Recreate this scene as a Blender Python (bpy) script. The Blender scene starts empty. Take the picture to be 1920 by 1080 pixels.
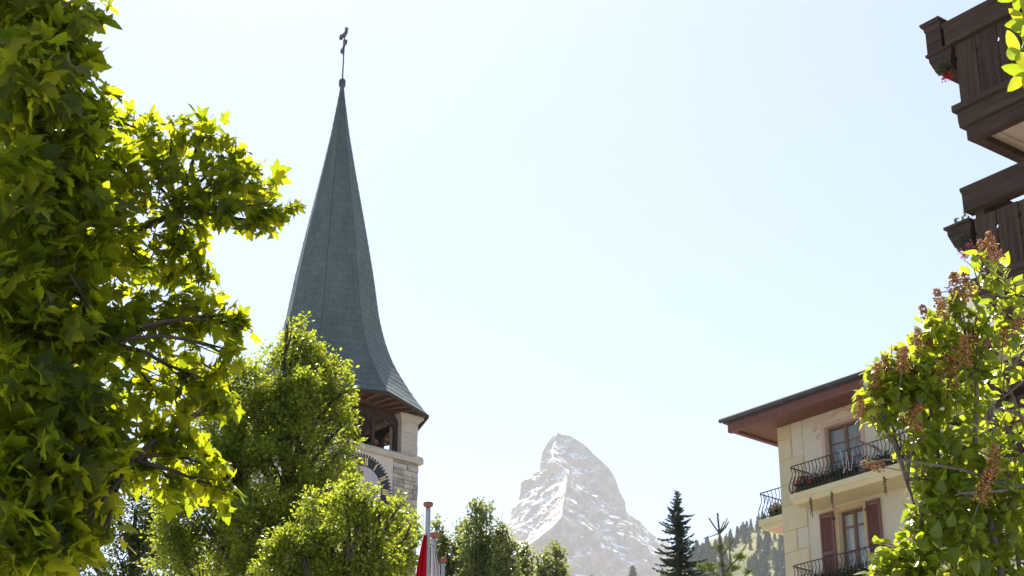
import bpy, math, random
import numpy as np
from mathutils import Vector, Matrix, Quaternion, noise

R = math.radians
sc = bpy.context.scene
col = sc.collection

# ------------------------------------------------------------------ camera
F, PITCH, EYE = 3400.0, R(23.5), 1.6          # focal length in 1920-px units, upward tilt, eye height
cam_data = bpy.data.cameras.new("camera")
cam = bpy.data.objects.new("camera", cam_data)
col.objects.link(cam)
cam.location = (0, 0, EYE)
cam.rotation_euler = (R(90) + PITCH, 0, 0)
cam_data.sensor_width = 36.0
cam_data.lens = 36.0 * F / 1920.0
cam_data.clip_start = 0.1
cam_data.clip_end = 40000
sc.camera = cam

# ------------------------------------------------------------------ sky, sun, exposure
SUN_AZ, SUN_EL = R(-11), R(54)                 # from +Y towards +X, above the horizon
world = bpy.data.worlds.new("World")
sc.world = world
world.use_nodes = True
wn = world.node_tree
sky = wn.nodes.new("ShaderNodeTexSky")
sky.sky_type = 'NISHITA'
sky.sun_disc = False
sky.sun_elevation = SUN_EL
sky.sun_rotation = SUN_AZ
sky.altitude = 1600
sky.air_density = 0.8
sky.dust_density = 2.2
sky.ozone_density = 1.0
wn.nodes["Background"].inputs[1].default_value = 0.09
wn.links.new(sky.outputs[0], wn.nodes["Background"].inputs[0])
sun_data = bpy.data.lights.new("sun", 'SUN')
sun_data.energy = 5.0
sun_data.angle = R(0.53)
sun_data.color = (1.0, 0.95, 0.87)
sun = bpy.data.objects.new("sun", sun_data)
col.objects.link(sun)
S = Vector((math.sin(SUN_AZ) * math.cos(SUN_EL), math.cos(SUN_AZ) * math.cos(SUN_EL), math.sin(SUN_EL)))
sun.rotation_mode = 'QUATERNION'
sun.rotation_quaternion = S.to_track_quat('Z', 'Y')
sun.location = (0, 0, 60)
vs = sc.view_settings
vs.view_transform = 'Standard'
vs.look = 'None'
vs.exposure = 1.36
vs.gamma = 1.0
vs.use_curve_mapping = False
sc.render.engine = 'CYCLES'
sc.cycles.use_denoising = True
sc.cycles.max_bounces = 8
sc.cycles.diffuse_bounces = 4
sc.cycles.glossy_bounces = 3
sc.cycles.transmission_bounces = 5
sc.cycles.volume_bounces = 1

# ------------------------------------------------------------------ helpers
cp, sp = math.cos(PITCH), math.sin(PITCH)
def at(px, py, Y):
    """world point at forward distance Y on the sight line of a reading taken from the survey photo"""
    a, b = (px - 960) / F, (540 - py) / F
    dy, dz = cp - b * sp, sp + b * cp
    t = Y / dy
    return Vector((a * t, Y, EYE + dz * t))
def ppm(py, Y):
    b = (540 - py) / F
    return F * (cp - b * sp) / Y

def tag(o, label=None, cat=None, group=None, kind=None):
    if label: o["label"] = label
    if cat: o["category"] = cat
    if group: o["group"] = group
    if kind: o["kind"] = kind
    return o
def thing(name, label, cat, loc=(0, 0, 0), rz=0.0, group=None):
    o = bpy.data.objects.new(name, None)
    col.objects.link(o)
    o.location = loc
    o.rotation_euler = (0, 0, rz)
    o.empty_display_size = 0.2
    return tag(o, label, cat, group)
def link(name, mesh, parent=None, loc=None):
    o = bpy.data.objects.new(name, mesh)
    col.objects.link(o)
    if parent is not None: o.parent = parent
    if loc is not None: o.location = loc
    return o
def copy_tree(o, parent=None):
    c = o.copy(); col.objects.link(c); c.parent = parent
    for ch in list(o.children): copy_tree(ch, c)
    return c

class MB:
    def __init__(s): s.v, s.f = [], []
    def add(s, vs_, fs):
        k = len(s.v); s.v += [tuple(p) for p in vs_]; s.f += [tuple(i + k for i in f) for f in fs]; return s
    def box(s, x0, x1, y0, y1, z0, z1):
        return s.add([(x0,y0,z0),(x1,y0,z0),(x1,y1,z0),(x0,y1,z0),(x0,y0,z1),(x1,y0,z1),(x1,y1,z1),(x0,y1,z1)],
                     [(0,3,2,1),(4,5,6,7),(0,1,5,4),(1,2,6,5),(2,3,7,6),(3,0,4,7)])
    def bev(s, x0, x1, y0, y1, z0, z1, b):
        """box with its front (-y) edges chamfered"""
        return s.add([(x0,y0+b,z0),(x1,y0+b,z0),(x1,y1,z0),(x0,y1,z0),(x0,y0+b,z1),(x1,y0+b,z1),(x1,y1,z1),(x0,y1,z1),
                      (x0+b,y0,z0+b),(x1-b,y0,z0+b),(x1-b,y0,z1-b),(x0+b,y0,z1-b)],
                     [(0,3,2,1),(4,5,6,7),(1,2,6,5),(2,3,7,6),(3,0,4,7),(8,9,10,11),(0,1,9,8),(1,5,10,9),(5,4,11,10),(4,0,8,11)])
    def prism(s, poly, axis, a, b):
        n = len(poly)
        def mk(p, h):
            return (h, p[0], p[1]) if axis == 'x' else (p[0], h, p[1]) if axis == 'y' else (p[0], p[1], h)
        return s.add([mk(p, a) for p in poly] + [mk(p, b) for p in poly],
                     [tuple(range(n - 1, -1, -1)), tuple(range(n, 2 * n))] + [(i, (i+1) % n, n + (i+1) % n, n + i) for i in range(n)])
    def tube(s, pts, rad, n=6, cap=True):
        pts = [Vector(p) for p in pts]
        if not hasattr(rad, '__len__'): rad = [rad] * len(pts)
        vs_, fs, ref = [], [], Vector((0.31, 0.17, 0.93))
        for i, p in enumerate(pts):
            t = (pts[min(i+1, len(pts)-1)] - pts[max(i-1, 0)])
            t = t.normalized() if t.length > 1e-9 else Vector((0, 0, 1))
            if i == 0 and abs(t.dot(ref)) > 0.95: ref = Vector((1, 0, 0))
            a = (ref - t * ref.dot(t)).normalized(); b = t.cross(a); ref = a
            for k in range(n):
                w = 2 * math.pi * k / n
                vs_.append(p + (a * math.cos(w) + b * math.sin(w)) * rad[i])
        for i in range(len(pts) - 1):
            for k in range(n):
                fs.append((i*n+k, i*n+(k+1) % n, (i+1)*n+(k+1) % n, (i+1)*n+k))
        if cap:
            fs.append(tuple(range(n-1, -1, -1))); fs.append(tuple((len(pts)-1)*n + k for k in range(n)))
        return s.add(vs_, fs)
    def lathe(s, prof, n=12, c=(0, 0)):
        vs_ = [(c[0] + r*math.cos(2*math.pi*k/n), c[1] + r*math.sin(2*math.pi*k/n), z) for r, z in prof for k in range(n)]
        fs = [(i*n+k, i*n+(k+1) % n, (i+1)*n+(k+1) % n, (i+1)*n+k) for i in range(len(prof)-1) for k in range(n)]
        fs += [tuple(range(n-1, -1, -1)), tuple((len(prof)-1)*n+k for k in range(n))]
        return s.add(vs_, fs)
    def mesh(s, name, mat, smooth=False):
        m = bpy.data.meshes.new(name); m.from_pydata(s.v, [], s.f)
        for q in (mat if isinstance(mat, (list, tuple)) else [mat]): m.materials.append(q)
        if smooth: m.polygons.foreach_set("use_smooth", [True] * len(m.polygons))
        m.update(); return m
    def build(s, name, mat, parent=None, smooth=False, loc=None):
        return link(name, s.mesh(name, mat, smooth), parent, loc)

# ------------------------------------------------------------------ materials
def nt(name):
    m = bpy.data.materials.new(name); m.use_nodes = True
    n = m.node_tree; b = n.nodes["Principled BSDF"]
    return m, n, b
def ramp(n, stops):
    r = n.nodes.new("ShaderNodeValToRGB")
    while len(r.color_ramp.elements) > 1: r.color_ramp.elements.remove(r.color_ramp.elements[-1])
    for i, (p, c) in enumerate(stops):
        e = r.color_ramp.elements[0] if i == 0 else r.color_ramp.elements.new(p)
        e.position = p; e.color = (*c, 1)
    return r
def coords(n, scale=(1, 1, 1), which="Object"):
    tc = n.nodes.new("ShaderNodeTexCoord"); mp = n.nodes.new("ShaderNodeMapping")
    mp.inputs["Scale"].default_value = scale
    n.links.new(tc.outputs[which], mp.inputs[0]); return mp.outputs[0]
def noise_tex(n, vec, scale, detail=5, rough=0.6, dist=0.0):
    t = n.nodes.new("ShaderNodeTexNoise")
    t.inputs["Scale"].default_value = scale; t.inputs["Detail"].default_value = detail
    t.inputs["Roughness"].default_value = rough; t.inputs["Distortion"].default_value = dist
    n.links.new(vec, t.inputs["Vector"]); return t.outputs["Fac"]
def mat_noise(name, c0, c1, scale=4, stretch=(1, 1, 1), rough=0.8, bump=0.0, bscale=None, spec=0.3, metal=0.0, c2=None, rnd=0.0):
    m, n, b = nt(name)
    vec = coords(n, stretch)
    f = noise_tex(n, vec, scale)
    r = ramp(n, [(0.3, c0), (0.7, c1)] if c2 is None else [(0.25, c0), (0.5, c1), (0.75, c2)])
    n.links.new(f, r.inputs[0])
    out = r.outputs[0]
    if rnd:
        oi = n.nodes.new("ShaderNodeObjectInfo"); g = n.nodes.new("ShaderNodeNewGeometry")
        a = n.nodes.new("ShaderNodeMath"); a.operation = 'ADD'
        n.links.new(oi.outputs["Random"], a.inputs[0]); n.links.new(g.outputs["Random Per Island"], a.inputs[1])
        fr = n.nodes.new("ShaderNodeMath"); fr.operation = 'FRACT'; n.links.new(a.outputs[0], fr.inputs[0])
        mr = n.nodes.new("ShaderNodeMapRange"); mr.inputs[3].default_value = 1 - rnd; mr.inputs[4].default_value = 1 + rnd
        n.links.new(fr.outputs[0], mr.inputs[0])
        hs = n.nodes.new("ShaderNodeHueSaturation"); n.links.new(mr.outputs[0], hs.inputs["Value"]); n.links.new(out, hs.inputs["Color"])
        out = hs.outputs[0]
    n.links.new(out, b.inputs["Base Color"])
    b.inputs["Roughness"].default_value = rough; b.inputs["Metallic"].default_value = metal
    b.inputs["Specular IOR Level"].default_value = spec
    if bump:
        bp = n.nodes.new("ShaderNodeBump"); bp.inputs["Strength"].default_value = bump; bp.inputs["Distance"].default_value = 0.02
        n.links.new(noise_tex(n, vec, bscale or scale * 6), bp.inputs["Height"]); n.links.new(bp.outputs[0], b.inputs["Normal"])
    return m
def mat_leaf(name, refl, trans, mix=0.5, rough=0.4, spec=0.5, var=0.25, hue=0.02):
    m, n, b = nt(name)
    oi = n.nodes.new("ShaderNodeObjectInfo"); g = n.nodes.new("ShaderNodeNewGeometry")
    a = n.nodes.new("ShaderNodeMath"); a.operation = 'ADD'
    n.links.new(oi.outputs["Random"], a.inputs[0]); n.links.new(g.outputs["Random Per Island"], a.inputs[1])
    fr = n.nodes.new("ShaderNodeMath"); fr.operation = 'FRACT'; n.links.new(a.outputs[0], fr.inputs[0])
    def hsv(c):
        h = n.nodes.new("ShaderNodeHueSaturation"); h.inputs["Color"].default_value = (*c, 1)
        v = n.nodes.new("ShaderNodeMapRange"); v.inputs[3].default_value = 1 - var; v.inputs[4].default_value = 1 + var
        n.links.new(fr.outputs[0], v.inputs[0]); n.links.new(v.outputs[0], h.inputs["Value"])
        w = n.nodes.new("ShaderNodeMapRange"); w.inputs[3].default_value = 0.5 + hue; w.inputs[4].default_value = 0.5 - hue
        n.links.new(fr.outputs[0], w.inputs[0]); n.links.new(w.outputs[0], h.inputs["Hue"])
        return h.outputs[0]
    n.links.new(hsv(refl), b.inputs["Base Color"])
    b.inputs["Roughness"].default_value = rough; b.inputs["Specular IOR Level"].default_value = spec
    t = n.nodes.new("ShaderNodeBsdfTranslucent"); n.links.new(hsv(trans), t.inputs[0])
    mx = n.nodes.new("ShaderNodeMixShader"); mx.inputs[0].default_value = mix
    n.links.new(b.outputs[0], mx.inputs[1]); n.links.new(t.outputs[0], mx.inputs[2])
    n.links.new(mx.outputs[0], n.nodes["Material Output"].inputs[0])
    return m

M = {}
M['maple'] = mat_leaf('maple_leaf', (0.030, 0.050, 0.008), (0.60, 0.65, 0.016), 0.53, 0.45, 0.25, 0.3)
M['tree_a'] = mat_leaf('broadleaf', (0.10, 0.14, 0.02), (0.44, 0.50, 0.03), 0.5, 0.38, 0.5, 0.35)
M['tree_b'] = mat_leaf('broadleaf_warm', (0.10, 0.14, 0.02), (0.44, 0.50, 0.03), 0.5, 0.38, 0.5, 0.35)
M['tree_c'] = mat_leaf('broadleaf_shaded', (0.045, 0.07, 0.016), (0.16, 0.20, 0.02), 0.4, 0.4, 0.5, 0.3)  # leaf colour darkened to stand for the maple's shade
M['column'] = mat_leaf('column_leaf', (0.12, 0.145, 0.05), (0.36, 0.40, 0.09), 0.45, 0.4, 0.5, 0.3)
M['lilac'] = mat_leaf('lilac_leaf', (0.13, 0.18, 0.022), (0.52, 0.58, 0.03), 0.48, 0.28, 0.6, 0.25)
M['rowan'] = mat_leaf('rowan_leaf', (0.10, 0.15, 0.015), (0.50, 0.56, 0.02), 0.5, 0.4, 0.4, 0.12)
M['needle'] = mat_leaf('needles', (0.075, 0.10, 0.068), (0.12, 0.15, 0.08), 0.3, 0.55, 0.3, 0.4)
M['needle_young'] = mat_leaf('needles_young', (0.13, 0.17, 0.045), (0.22, 0.27, 0.05), 0.35, 0.5, 0.3, 0.25)
M['needle_far'] = mat_leaf('needles_far', (0.045, 0.072, 0.042), (0.05, 0.08, 0.03), 0.15, 0.7, 0.2, 0.35)
M['bark'] = mat_noise('bark', (0.035, 0.027, 0.02), (0.11, 0.09, 0.07), 9, (1, 1, 0.25), 0.9, 0.8)
M['lilac_bark'] = mat_noise('lilac_bark', (0.12, 0.09, 0.075), (0.27, 0.21, 0.18), 30, (1, 1, 0.3), 0.8, 0.5)
M['panicle'] = mat_noise('seed_capsules', (0.34, 0.14, 0.045), (0.50, 0.25, 0.08), 40, rough=0.6, rnd=0.35)
M['slate'] = mat_noise('copper_shingle', (0.084, 0.112, 0.098), (0.124, 0.152, 0.134), 0.9, (1.6, 1.6, 0.25), 0.6, 0.2, 20, 0.4, rnd=0.08)
M['slate_dark'] = mat_noise('roof_underlay', (0.05, 0.06, 0.06), (0.07, 0.085, 0.08), 3, rough=0.7)
M['plaster'] = mat_noise('tower_plaster', (0.50, 0.455, 0.40), (0.58, 0.53, 0.47), 1.3, rough=0.9, bump=0.15, bscale=30)
M['stone'] = mat_noise('rubble_stone', (0.27, 0.24, 0.20), (0.46, 0.41, 0.34), 5, rough=0.9, bump=0.6, bscale=14, rnd=0.3)
M['ashlar'] = mat_noise('ashlar', (0.40, 0.35, 0.28), (0.52, 0.46, 0.38), 3, rough=0.9, bump=0.3, bscale=18)
M['mortar'] = mat_noise('mortar', (0.30, 0.27, 0.23), (0.40, 0.36, 0.31), 6, rough=0.95, bump=0.4)
M['belfry_wood'] = mat_noise('belfry_timber', (0.035, 0.021, 0.018), (0.07, 0.042, 0.033), 4, (6, 6, 0.6), 0.8, 0.3)
M['eave_wood'] = mat_noise('eave_boards', (0.085, 0.045, 0.028), (0.14, 0.08, 0.048), 4, (5, 5, 1), 0.7, 0.3)
M['clock_black'] = mat_noise('clock_black', (0.018, 0.019, 0.024), (0.03, 0.032, 0.038), 5, rough=0.5)
M['clock_disc'] = mat_noise('clock_disc', (0.40, 0.365, 0.37), (0.46, 0.425, 0.43), 3, rough=0.8)
M['gold'] = mat_noise('clock_gold', (0.62, 0.47, 0.19), (0.72, 0.56, 0.25), 6, rough=0.5, spec=0.5)
M['iron'] = mat_noise('wrought_iron', (0.035, 0.028, 0.03), (0.06, 0.048, 0.05), 12, rough=0.55, spec=0.4)
M['spire_metal'] = mat_noise('finial_metal', (0.08, 0.075, 0.075), (0.14, 0.12, 0.11), 8, rough=0.5, metal=0.4)
M['pole'] = mat_noise('pole_metal', (0.33, 0.33, 0.34), (0.42, 0.42, 0.43), 5, (1, 1, 0.3), 0.45, metal=0.2)
M['pole_cap'] = mat_noise('pole_cap', (0.25, 0.075, 0.05), (0.33, 0.11, 0.08), 8, rough=0.6)
M['flag_red'] = mat_leaf('red_cloth', (0.55, 0.012, 0.03), (0.50, 0.01, 0.02), 0.35, 0.8, 0.1, 0.02, 0.0)
M['flag_white'] = mat_leaf('white_cloth', (0.75, 0.70, 0.70), (0.62, 0.56, 0.55), 0.35, 0.8, 0.1, 0.02, 0.0)
M['cream'] = mat_noise('cream_render', (0.58, 0.51, 0.37), (0.65, 0.575, 0.43), 0.9, rough=0.9, bump=0.12, bscale=40)
M['cream_slab'] = mat_noise('cream_slab', (0.62, 0.52, 0.29), (0.69, 0.59, 0.35), 1.4, rough=0.85)
M['quoin'] = mat_noise('quoin_paint', (0.58, 0.48, 0.29), (0.66, 0.55, 0.35), 2.5, rough=0.9, rnd=0.07)
M['trim'] = mat_noise('ochre_trim', (0.54, 0.36, 0.19), (0.61, 0.43, 0.24), 3, rough=0.85)
M['pink_trim'] = mat_noise('pink_trim', (0.56, 0.36, 0.27), (0.63, 0.42, 0.33), 3, rough=0.85)
M['soffit'] = mat_noise('soffit_boards', (0.14, 0.060, 0.042), (0.20, 0.088, 0.06), 3, (3, 0.6, 3), 0.7, 0.2)
M['roof_edge'] = mat_noise('roof_edge', (0.055, 0.058, 0.066), (0.09, 0.09, 0.10), 3, rough=0.6)
M['roof_tile'] = mat_noise('roof_slabs', (0.12, 0.11, 0.10), (0.2, 0.18, 0.16), 2, rough=0.8, bump=0.4)
M['shutter'] = mat_noise('shutter_paint', (0.17, 0.075, 0.056), (0.22, 0.10, 0.075), 4, (2, 2, 0.5), 0.6)
M['frame_wood'] = mat_noise('window_wood', (0.15, 0.075, 0.04), (0.23, 0.12, 0.07), 6, (4, 4, 0.5), 0.55)
M['curtain'] = mat_noise('net_curtain', (0.42, 0.46, 0.40), (0.56, 0.60, 0.53), 3, (9, 9, 0.3), 0.95)
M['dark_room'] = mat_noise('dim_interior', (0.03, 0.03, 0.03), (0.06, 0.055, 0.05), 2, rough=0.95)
M['planter'] = mat_noise('planter_box', (0.06, 0.045, 0.035), (0.10, 0.075, 0.055), 5, rough=0.8)
M['gfoliage'] = mat_leaf('geranium_leaf', (0.04, 0.075, 0.02), (0.10, 0.15, 0.03), 0.3, 0.5, 0.3, 0.35)
M['red_petal'] = mat_leaf('red_petal', (0.62, 0.03, 0.04), (0.5, 0.02, 0.02), 0.3, 0.6, 0.2, 0.25, 0.0)
M['pink_petal'] = mat_leaf('pink_petal', (0.66, 0.20, 0.28), (0.5, 0.12, 0.18), 0.3, 0.6, 0.2, 0.25, 0.0)
M['white_petal'] = mat_leaf('white_petal', (0.75, 0.70, 0.70), (0.5, 0.45, 0.45), 0.3, 0.6, 0.2, 0.15, 0.0)
M['vine'] = mat_noise('dry_vine', (0.12, 0.09, 0.04), (0.22, 0.16, 0.07), 20, rough=0.9)
M['wire'] = mat_noise('white_wire', (0.6, 0.6, 0.6), (0.75, 0.75, 0.75), 20, rough=0.5)
M['old_wood'] = mat_noise('weathered_timber', (0.034, 0.021, 0.014), (0.09, 0.056, 0.037), 3.5, (5, 5, 0.35), 0.85, 0.5, 12, rnd=0.18)
M['beam_wood'] = mat_noise('dark_beam', (0.036, 0.023, 0.016), (0.09, 0.057, 0.04), 3.0, (0.5, 5, 5), 0.85, 0.5, 12)
M['pink_soffit'] = mat_noise('pale_soffit', (0.62, 0.50, 0.44), (0.69, 0.57, 0.50), 1.5, rough=0.9)
M['cream_border'] = mat_noise('soffit_border', (0.55, 0.50, 0.36), (0.62, 0.57, 0.42), 2, rough=0.9)
M['ground'] = mat_noise('village_ground', (0.24, 0.225, 0.20), (0.34, 0.32, 0.28), 0.05, rough=0.95)

# ------------------------------------------------------------------ setting: ground
g = MB(); g.add([(-6500, -400, 0), (6500, -400, 0), (6500, 11500, 0), (-6500, 11500, 0)], [(0, 1, 2, 3)])
tag(g.build('ground', M['ground']), kind='structure')

# ------------------------------------------------------------------ setting: the mountain (rings of contour, four ridges)
def lerp_tab(tab, x):
    if x <= tab[0][0]: return tab[0][1]
    for (a, b), (c, d) in zip(tab, tab[1:]):
        if x <= c: return b + (d - b) * (x - a) / (c - a)
    return tab[-1][1]
def fbm(p, octs=5, rough=0.55):
    s, a, q = 0.0, 1.0, Vector(p)
    for _ in range(octs):
        s += a * noise.noise(q); q = q * 2.03 + Vector((7.1, 3.3, 5.7)); a *= rough
    return s
def rfbm(p, octs=5):
    s, a, q = 0.0, 1.0, Vector(p)
    for _ in range(octs):
        s += a * (1 - 2 * abs(noise.noise(q))); q = q * 2.1 + Vector((1.7, 9.2, 4.1)); a *= 0.52
    return s
MY = 9000.0
Lp = [(1042,813),(1033,822),(1022,836),(1015,849),(1012,869),(1011,884),(1000,887),(996,896),(977,901),(975,924),(971,941),(960,952),(957,969),(947,988),(938,1004),(925,1018),(905,1040),(880,1070),(850,1110),(780,1190),(640,1330),(420,1560)]
Rp = [(1052,813),(1068,817),(1095,833),(1114,852),(1142,877),(1155,899),(1161,919),(1173,941),(1174,958),(1186,972),(1200,977),(1217,997),(1233,1010),(1248,1016),(1270,1030),(1300,1055),(1340,1095),(1400,1150),(1540,1280),(1800,1560)]
Fp = [(1045,813),(1040,828),(1034,848),(1040,866),(1060,878),(1064,890),(1061,913),(1053,969),(1030,992),(1005,1012),(975,1035),(940,1085),(900,1150),(820,1300),(740,1560)]
VF = [(0, 16), (60, 60), (200, 235), (420, 520), (700, 870), (1100, 1380), (3100, 3900)]
def prof(pts, off):
    """height and lateral position of a ridge that stands off(h) metres nearer than the summit"""
    t, top = [], at(1047, 813, MY).z
    for px, py in pts:
        h = 0.0
        for _ in range(25):
            w = at(px, py, MY - off(h)); h = max(0.5 * h + 0.5 * (top - w.z), 0.0)
        t.append((-w.z, w.x))
    for k in range(1, len(t)): t[k] = (max(t[k][0], t[k-1][0] + 1.0), t[k][1])
    return t
LT, RT, FT = prof(Lp, lambda h: 0.0), prof(Rp, lambda h: -min(0.5 * h, 500)), prof(Fp, lambda h: lerp_tab(VF, h))
ztop, zbot = at(1047, 813, MY).z, 5.0
def build_mountain():
    NL, NS = 230, 64
    verts, faces = [], []
    zs = [ztop + (zbot - ztop) * ((i / (NL - 1)) ** 1.5) for i in range(NL)]
    VB = [(0, 14), (100, 80), (400, 330), (1100, 1000), (3100, 3000)]
    n = 4 * NS
    for z in zs:
        h = ztop - z
        l, r, f = lerp_tab(LT, -z), lerp_tab(RT, -z), lerp_tab(FT, -z)
        vf, vb = lerp_tab(VF, h), lerp_tab(VB, h)
        side = [(l, 0.0), (f, -vf), (r, min(0.5 * h, 500)), ((l + r) / 2, max(vb, min(0.5 * h, 500) + 0.35 * h + 10))]
        grow = min(1.0, h / 120.0)
        for s_ in range(4):
            (x0, y0), (x1, y1) = side[s_], side[(s_ + 1) % 4]
            dx, dy = x1 - x0, y1 - y0
            L = math.hypot(dx, dy); nx, ny = dy / L, -dx / L
            for k in range(NS):
                t = k / NS
                x, y = x0 + dx * t, y0 + dy * t
                bulge = math.sin(math.pi * t)
                p = Vector((x, y * 0.8, z))
                d = 38 * (rfbm(p / 260.0, 4) - 1.25) * grow + 17 * (rfbm(p / 70.0 + Vector((5, 1, 2)), 4) - 1.25) * grow
                d += 24 * grow * bulge * (rfbm(Vector((x / 160 + z / 520, y / 160, z / 900)), 3) - 1.1)     # gullies running down
                d += 2 * grow * math.sin(z / 11.0 + 3 * noise.noise(p / 130.0))                     # rock bands
                edge = 0.10 + 0.90 * bulge
                verts.append((x - nx * -d * edge, MY + y - ny * -d * edge, max(z + 5 * grow * noise.noise(p / 35.0), 2.0)))
    for i in range(NL - 1):
        for k in range(n):
            faces.append((i*n+k, (i+1)*n+k, (i+1)*n+(k+1) % n, i*n+(k+1) % n))
    faces.append(tuple(range(n)))
    me = bpy.data.meshes.new('mountain'); me.from_pydata(verts, [], faces); me.update()
    m, nn, b = nt('mountain_rock')
    v = coords(nn)
    rock = ramp(nn, [(0.28, (0.19, 0.135, 0.10)), (0.5, (0.34, 0.245, 0.18)), (0.72, (0.54, 0.40, 0.31))])
    geo = nn.nodes.new("ShaderNodeNewGeometry"); sx = nn.nodes.new("ShaderNodeSeparateXYZ")
    nn.links.new(geo.outputs["Normal"], sx.inputs[0])
    mp = nn.nodes.new("ShaderNodeMapping"); tc = nn.nodes.new("ShaderNodeTexCoord")
    rot = nn.nodes.new("ShaderNodeMapping"); rot.inputs["Rotation"].default_value = (0, R(-45), 0)
    nn.links.new(tc.outputs["Object"], rot.inputs[0])
    mp.inputs["Scale"].default_value = (1.9, 1, 0.55)                     # streaks run down the slabs
    nn.links.new(rot.outputs[0], mp.inputs[0])
    nn.links.new(noise_tex(nn, mp.outputs[0], 0.014, 8, 0.62), rock.inputs[0])
    sn = noise_tex(nn, mp.outputs[0], 0.0085, 3, 0.52, 0.3)
    add = nn.nodes.new("ShaderNodeMath"); add.operation = 'MULTIPLY_ADD'; add.inputs[1].default_value = 0.46
    nn.links.new(sx.outputs[2], add.inputs[0]); nn.links.new(sn, add.inputs[2])
    gs = nn.nodes.new("ShaderNodeSeparateXYZ"); nn.links.new(tc.outputs["Object"], gs.inputs[0])
    tr = nn.nodes.new("ShaderNodeMapRange"); tr.inputs[1].default_value = ztop - 110; tr.inputs[2].default_value = ztop - 10; tr.inputs[4].default_value = 0.16
    nn.links.new(gs.outputs[2], tr.inputs[0])
    asp = nn.nodes.new("ShaderNodeMath"); asp.operation = 'MULTIPLY_ADD'; asp.inputs[1].default_value = -0.09; nn.links.new(sx.outputs[0], asp.inputs[0]); nn.links.new(add.outputs[0], asp.inputs[2]); add = asp
    ad2 = nn.nodes.new("ShaderNodeMath"); nn.links.new(add.outputs[0], ad2.inputs[0]); nn.links.new(tr.outputs[0], ad2.inputs[1]); add = ad2
    sr = ramp(nn, [(0.74, (0, 0, 0)), (0.82, (1, 1, 1))]); nn.links.new(add.outputs[0], sr.inputs[0])
    mx = nn.nodes.new("ShaderNodeMix"); mx.data_type = 'RGBA'
    nn.links.new(sr.outputs[0], mx.inputs[0]); nn.links.new(rock.outputs[0], mx.inputs[6]); mx.inputs[7].default_value = (0.85, 0.84, 0.84, 1)
    nn.links.new(mx.outputs[2], b.inputs["Base Color"]); b.inputs["Roughness"].default_value = 0.9
    b.inputs["Specular IOR Level"].default_value = 0.1
    me.materials.append(m)
    tag(link('mountain', me), kind='structure')
build_mountain()

# ------------------------------------------------------------------ setting: wooded hillside on the right
HY = 3000.0
SK = [(300, 1180), (900, 1105), (1100, 1092), (1210, 1088), (1260, 1062), (1300, 1030), (1345, 1004), (1375, 1010), (1400, 992), (1430, 978), (1480, 950), (1560, 850), (1640, 720), (1700, 650), (1790, 560), (1920, 440), (2300, 200), (3000, 0)]
SKW = []
for px, py in SK:
    w = at(px, py, HY); SKW.append((w.x, w.z))
def hill_z(x, y):
    xr = x * HY / max(y, 1000.0)
    top = lerp_tab(SKW, xr)
    t = (y - 900) / (HY - 900)
    if t <= 0: return -3.0
    if t <= 1: s = t ** 1.35
    else: s = 1 - 0.25 * (t - 1)
    zz = top * s
    k = min(1, t * 2) * (1.0 if t < 0.9 else 0.35)
    zz += k * (14 * fbm((x / 160, y / 160, 0.3), 4) + 22 * fbm((x / 420, y / 420, 4.0), 2) * (1 - t if t < 1 else 0))
    return zz
def build_hill():
    xs = np.linspace(-700, 2000, 170); ys = np.concatenate([np.linspace(890, 1800, 40), np.linspace(1815, 4300, 150)])
    verts = [(x, y, hill_z(x, y)) for y in ys for x in xs]
    nx = len(xs)
    faces = [(j*nx+i, j*nx+i+1, (j+1)*nx+i+1, (j+1)*nx+i) for j in range(len(ys)-1) for i in range(nx-1)]
    me = bpy.data.meshes.new('hillside'); me.from_pydata(verts, [], faces)
    me.polygons.foreach_set("use_smooth", [True] * len(me.polygons)); me.update()
    m, n, b = nt('hillside_meadow')
    r = ramp(n, [(0.32, (0.07, 0.10, 0.04)), (0.45, (0.15, 0.16, 0.06)), (0.6, (0.24, 0.22, 0.09)), (0.75, (0.29, 0.25, 0.16))])
    n.links.new(noise_tex(n, coords(n, (1, 1, 1.5)), 0.017, 8, 0.62, 0.4), r.inputs[0]); n.links.new(r.outputs[0], b.inputs["Base Color"])
    b.inputs["Roughness"].default_value = 0.95; b.inputs["Specular IOR Level"].default_value = 0.1
    me.materials.append(m)
    tag(link('hillside', me), kind='structure')
build_hill()

# ------------------------------------------------------------------ leaf machinery
rng = np.random.default_rng(11)
def norm(a): return a / np.maximum(np.linalg.norm(a, axis=-1, keepdims=True), 1e-9)
def frames(tip, up):
    y = norm(tip); z = norm(up - (up * y).sum(-1, keepdims=True) * y); x = np.cross(y, z)
    return np.stack([x, y, z], axis=-1)            # columns
def leaf_mesh(name, tv, tf, pos, fr, size, mat):
    """one mesh holding many leaves; tv template verts, tf template triangles"""
    tv = np.asarray(tv, float); tf = np.asarray(tf, int)
    N, k = len(pos), len(tv)
    V = np.einsum('nij,kj->nki', fr, tv) * np.asarray(size).reshape(-1, 1, 1) + pos[:, None, :]
    T = (tf[None] + (np.arange(N) * k)[:, None, None]).reshape(-1, 3)
    me = bpy.data.meshes.new(name)
    me.vertices.add(N * k); me.vertices.foreach_set("co", V.reshape(-1).astype(np.float32))
    me.loops.add(T.size); me.loops.foreach_set("vertex_index", T.reshape(-1).astype(np.int32))
    me.polygons.add(len(T)); me.polygons.foreach_set("loop_start", np.arange(0, T.size, 3, dtype=np.int32))
    me.materials.append(mat); me.update(calc_edges=True); me.validate()
    return me
def fan(outline, c, bend):
    pts = [c] + outline
    tv = [(x, y, bend(x, y)) for x, y in pts]
    n = len(outline)
    return tv, [(0, 1 + i, 1 + (i + 1) % n) for i in range(n)]
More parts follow.
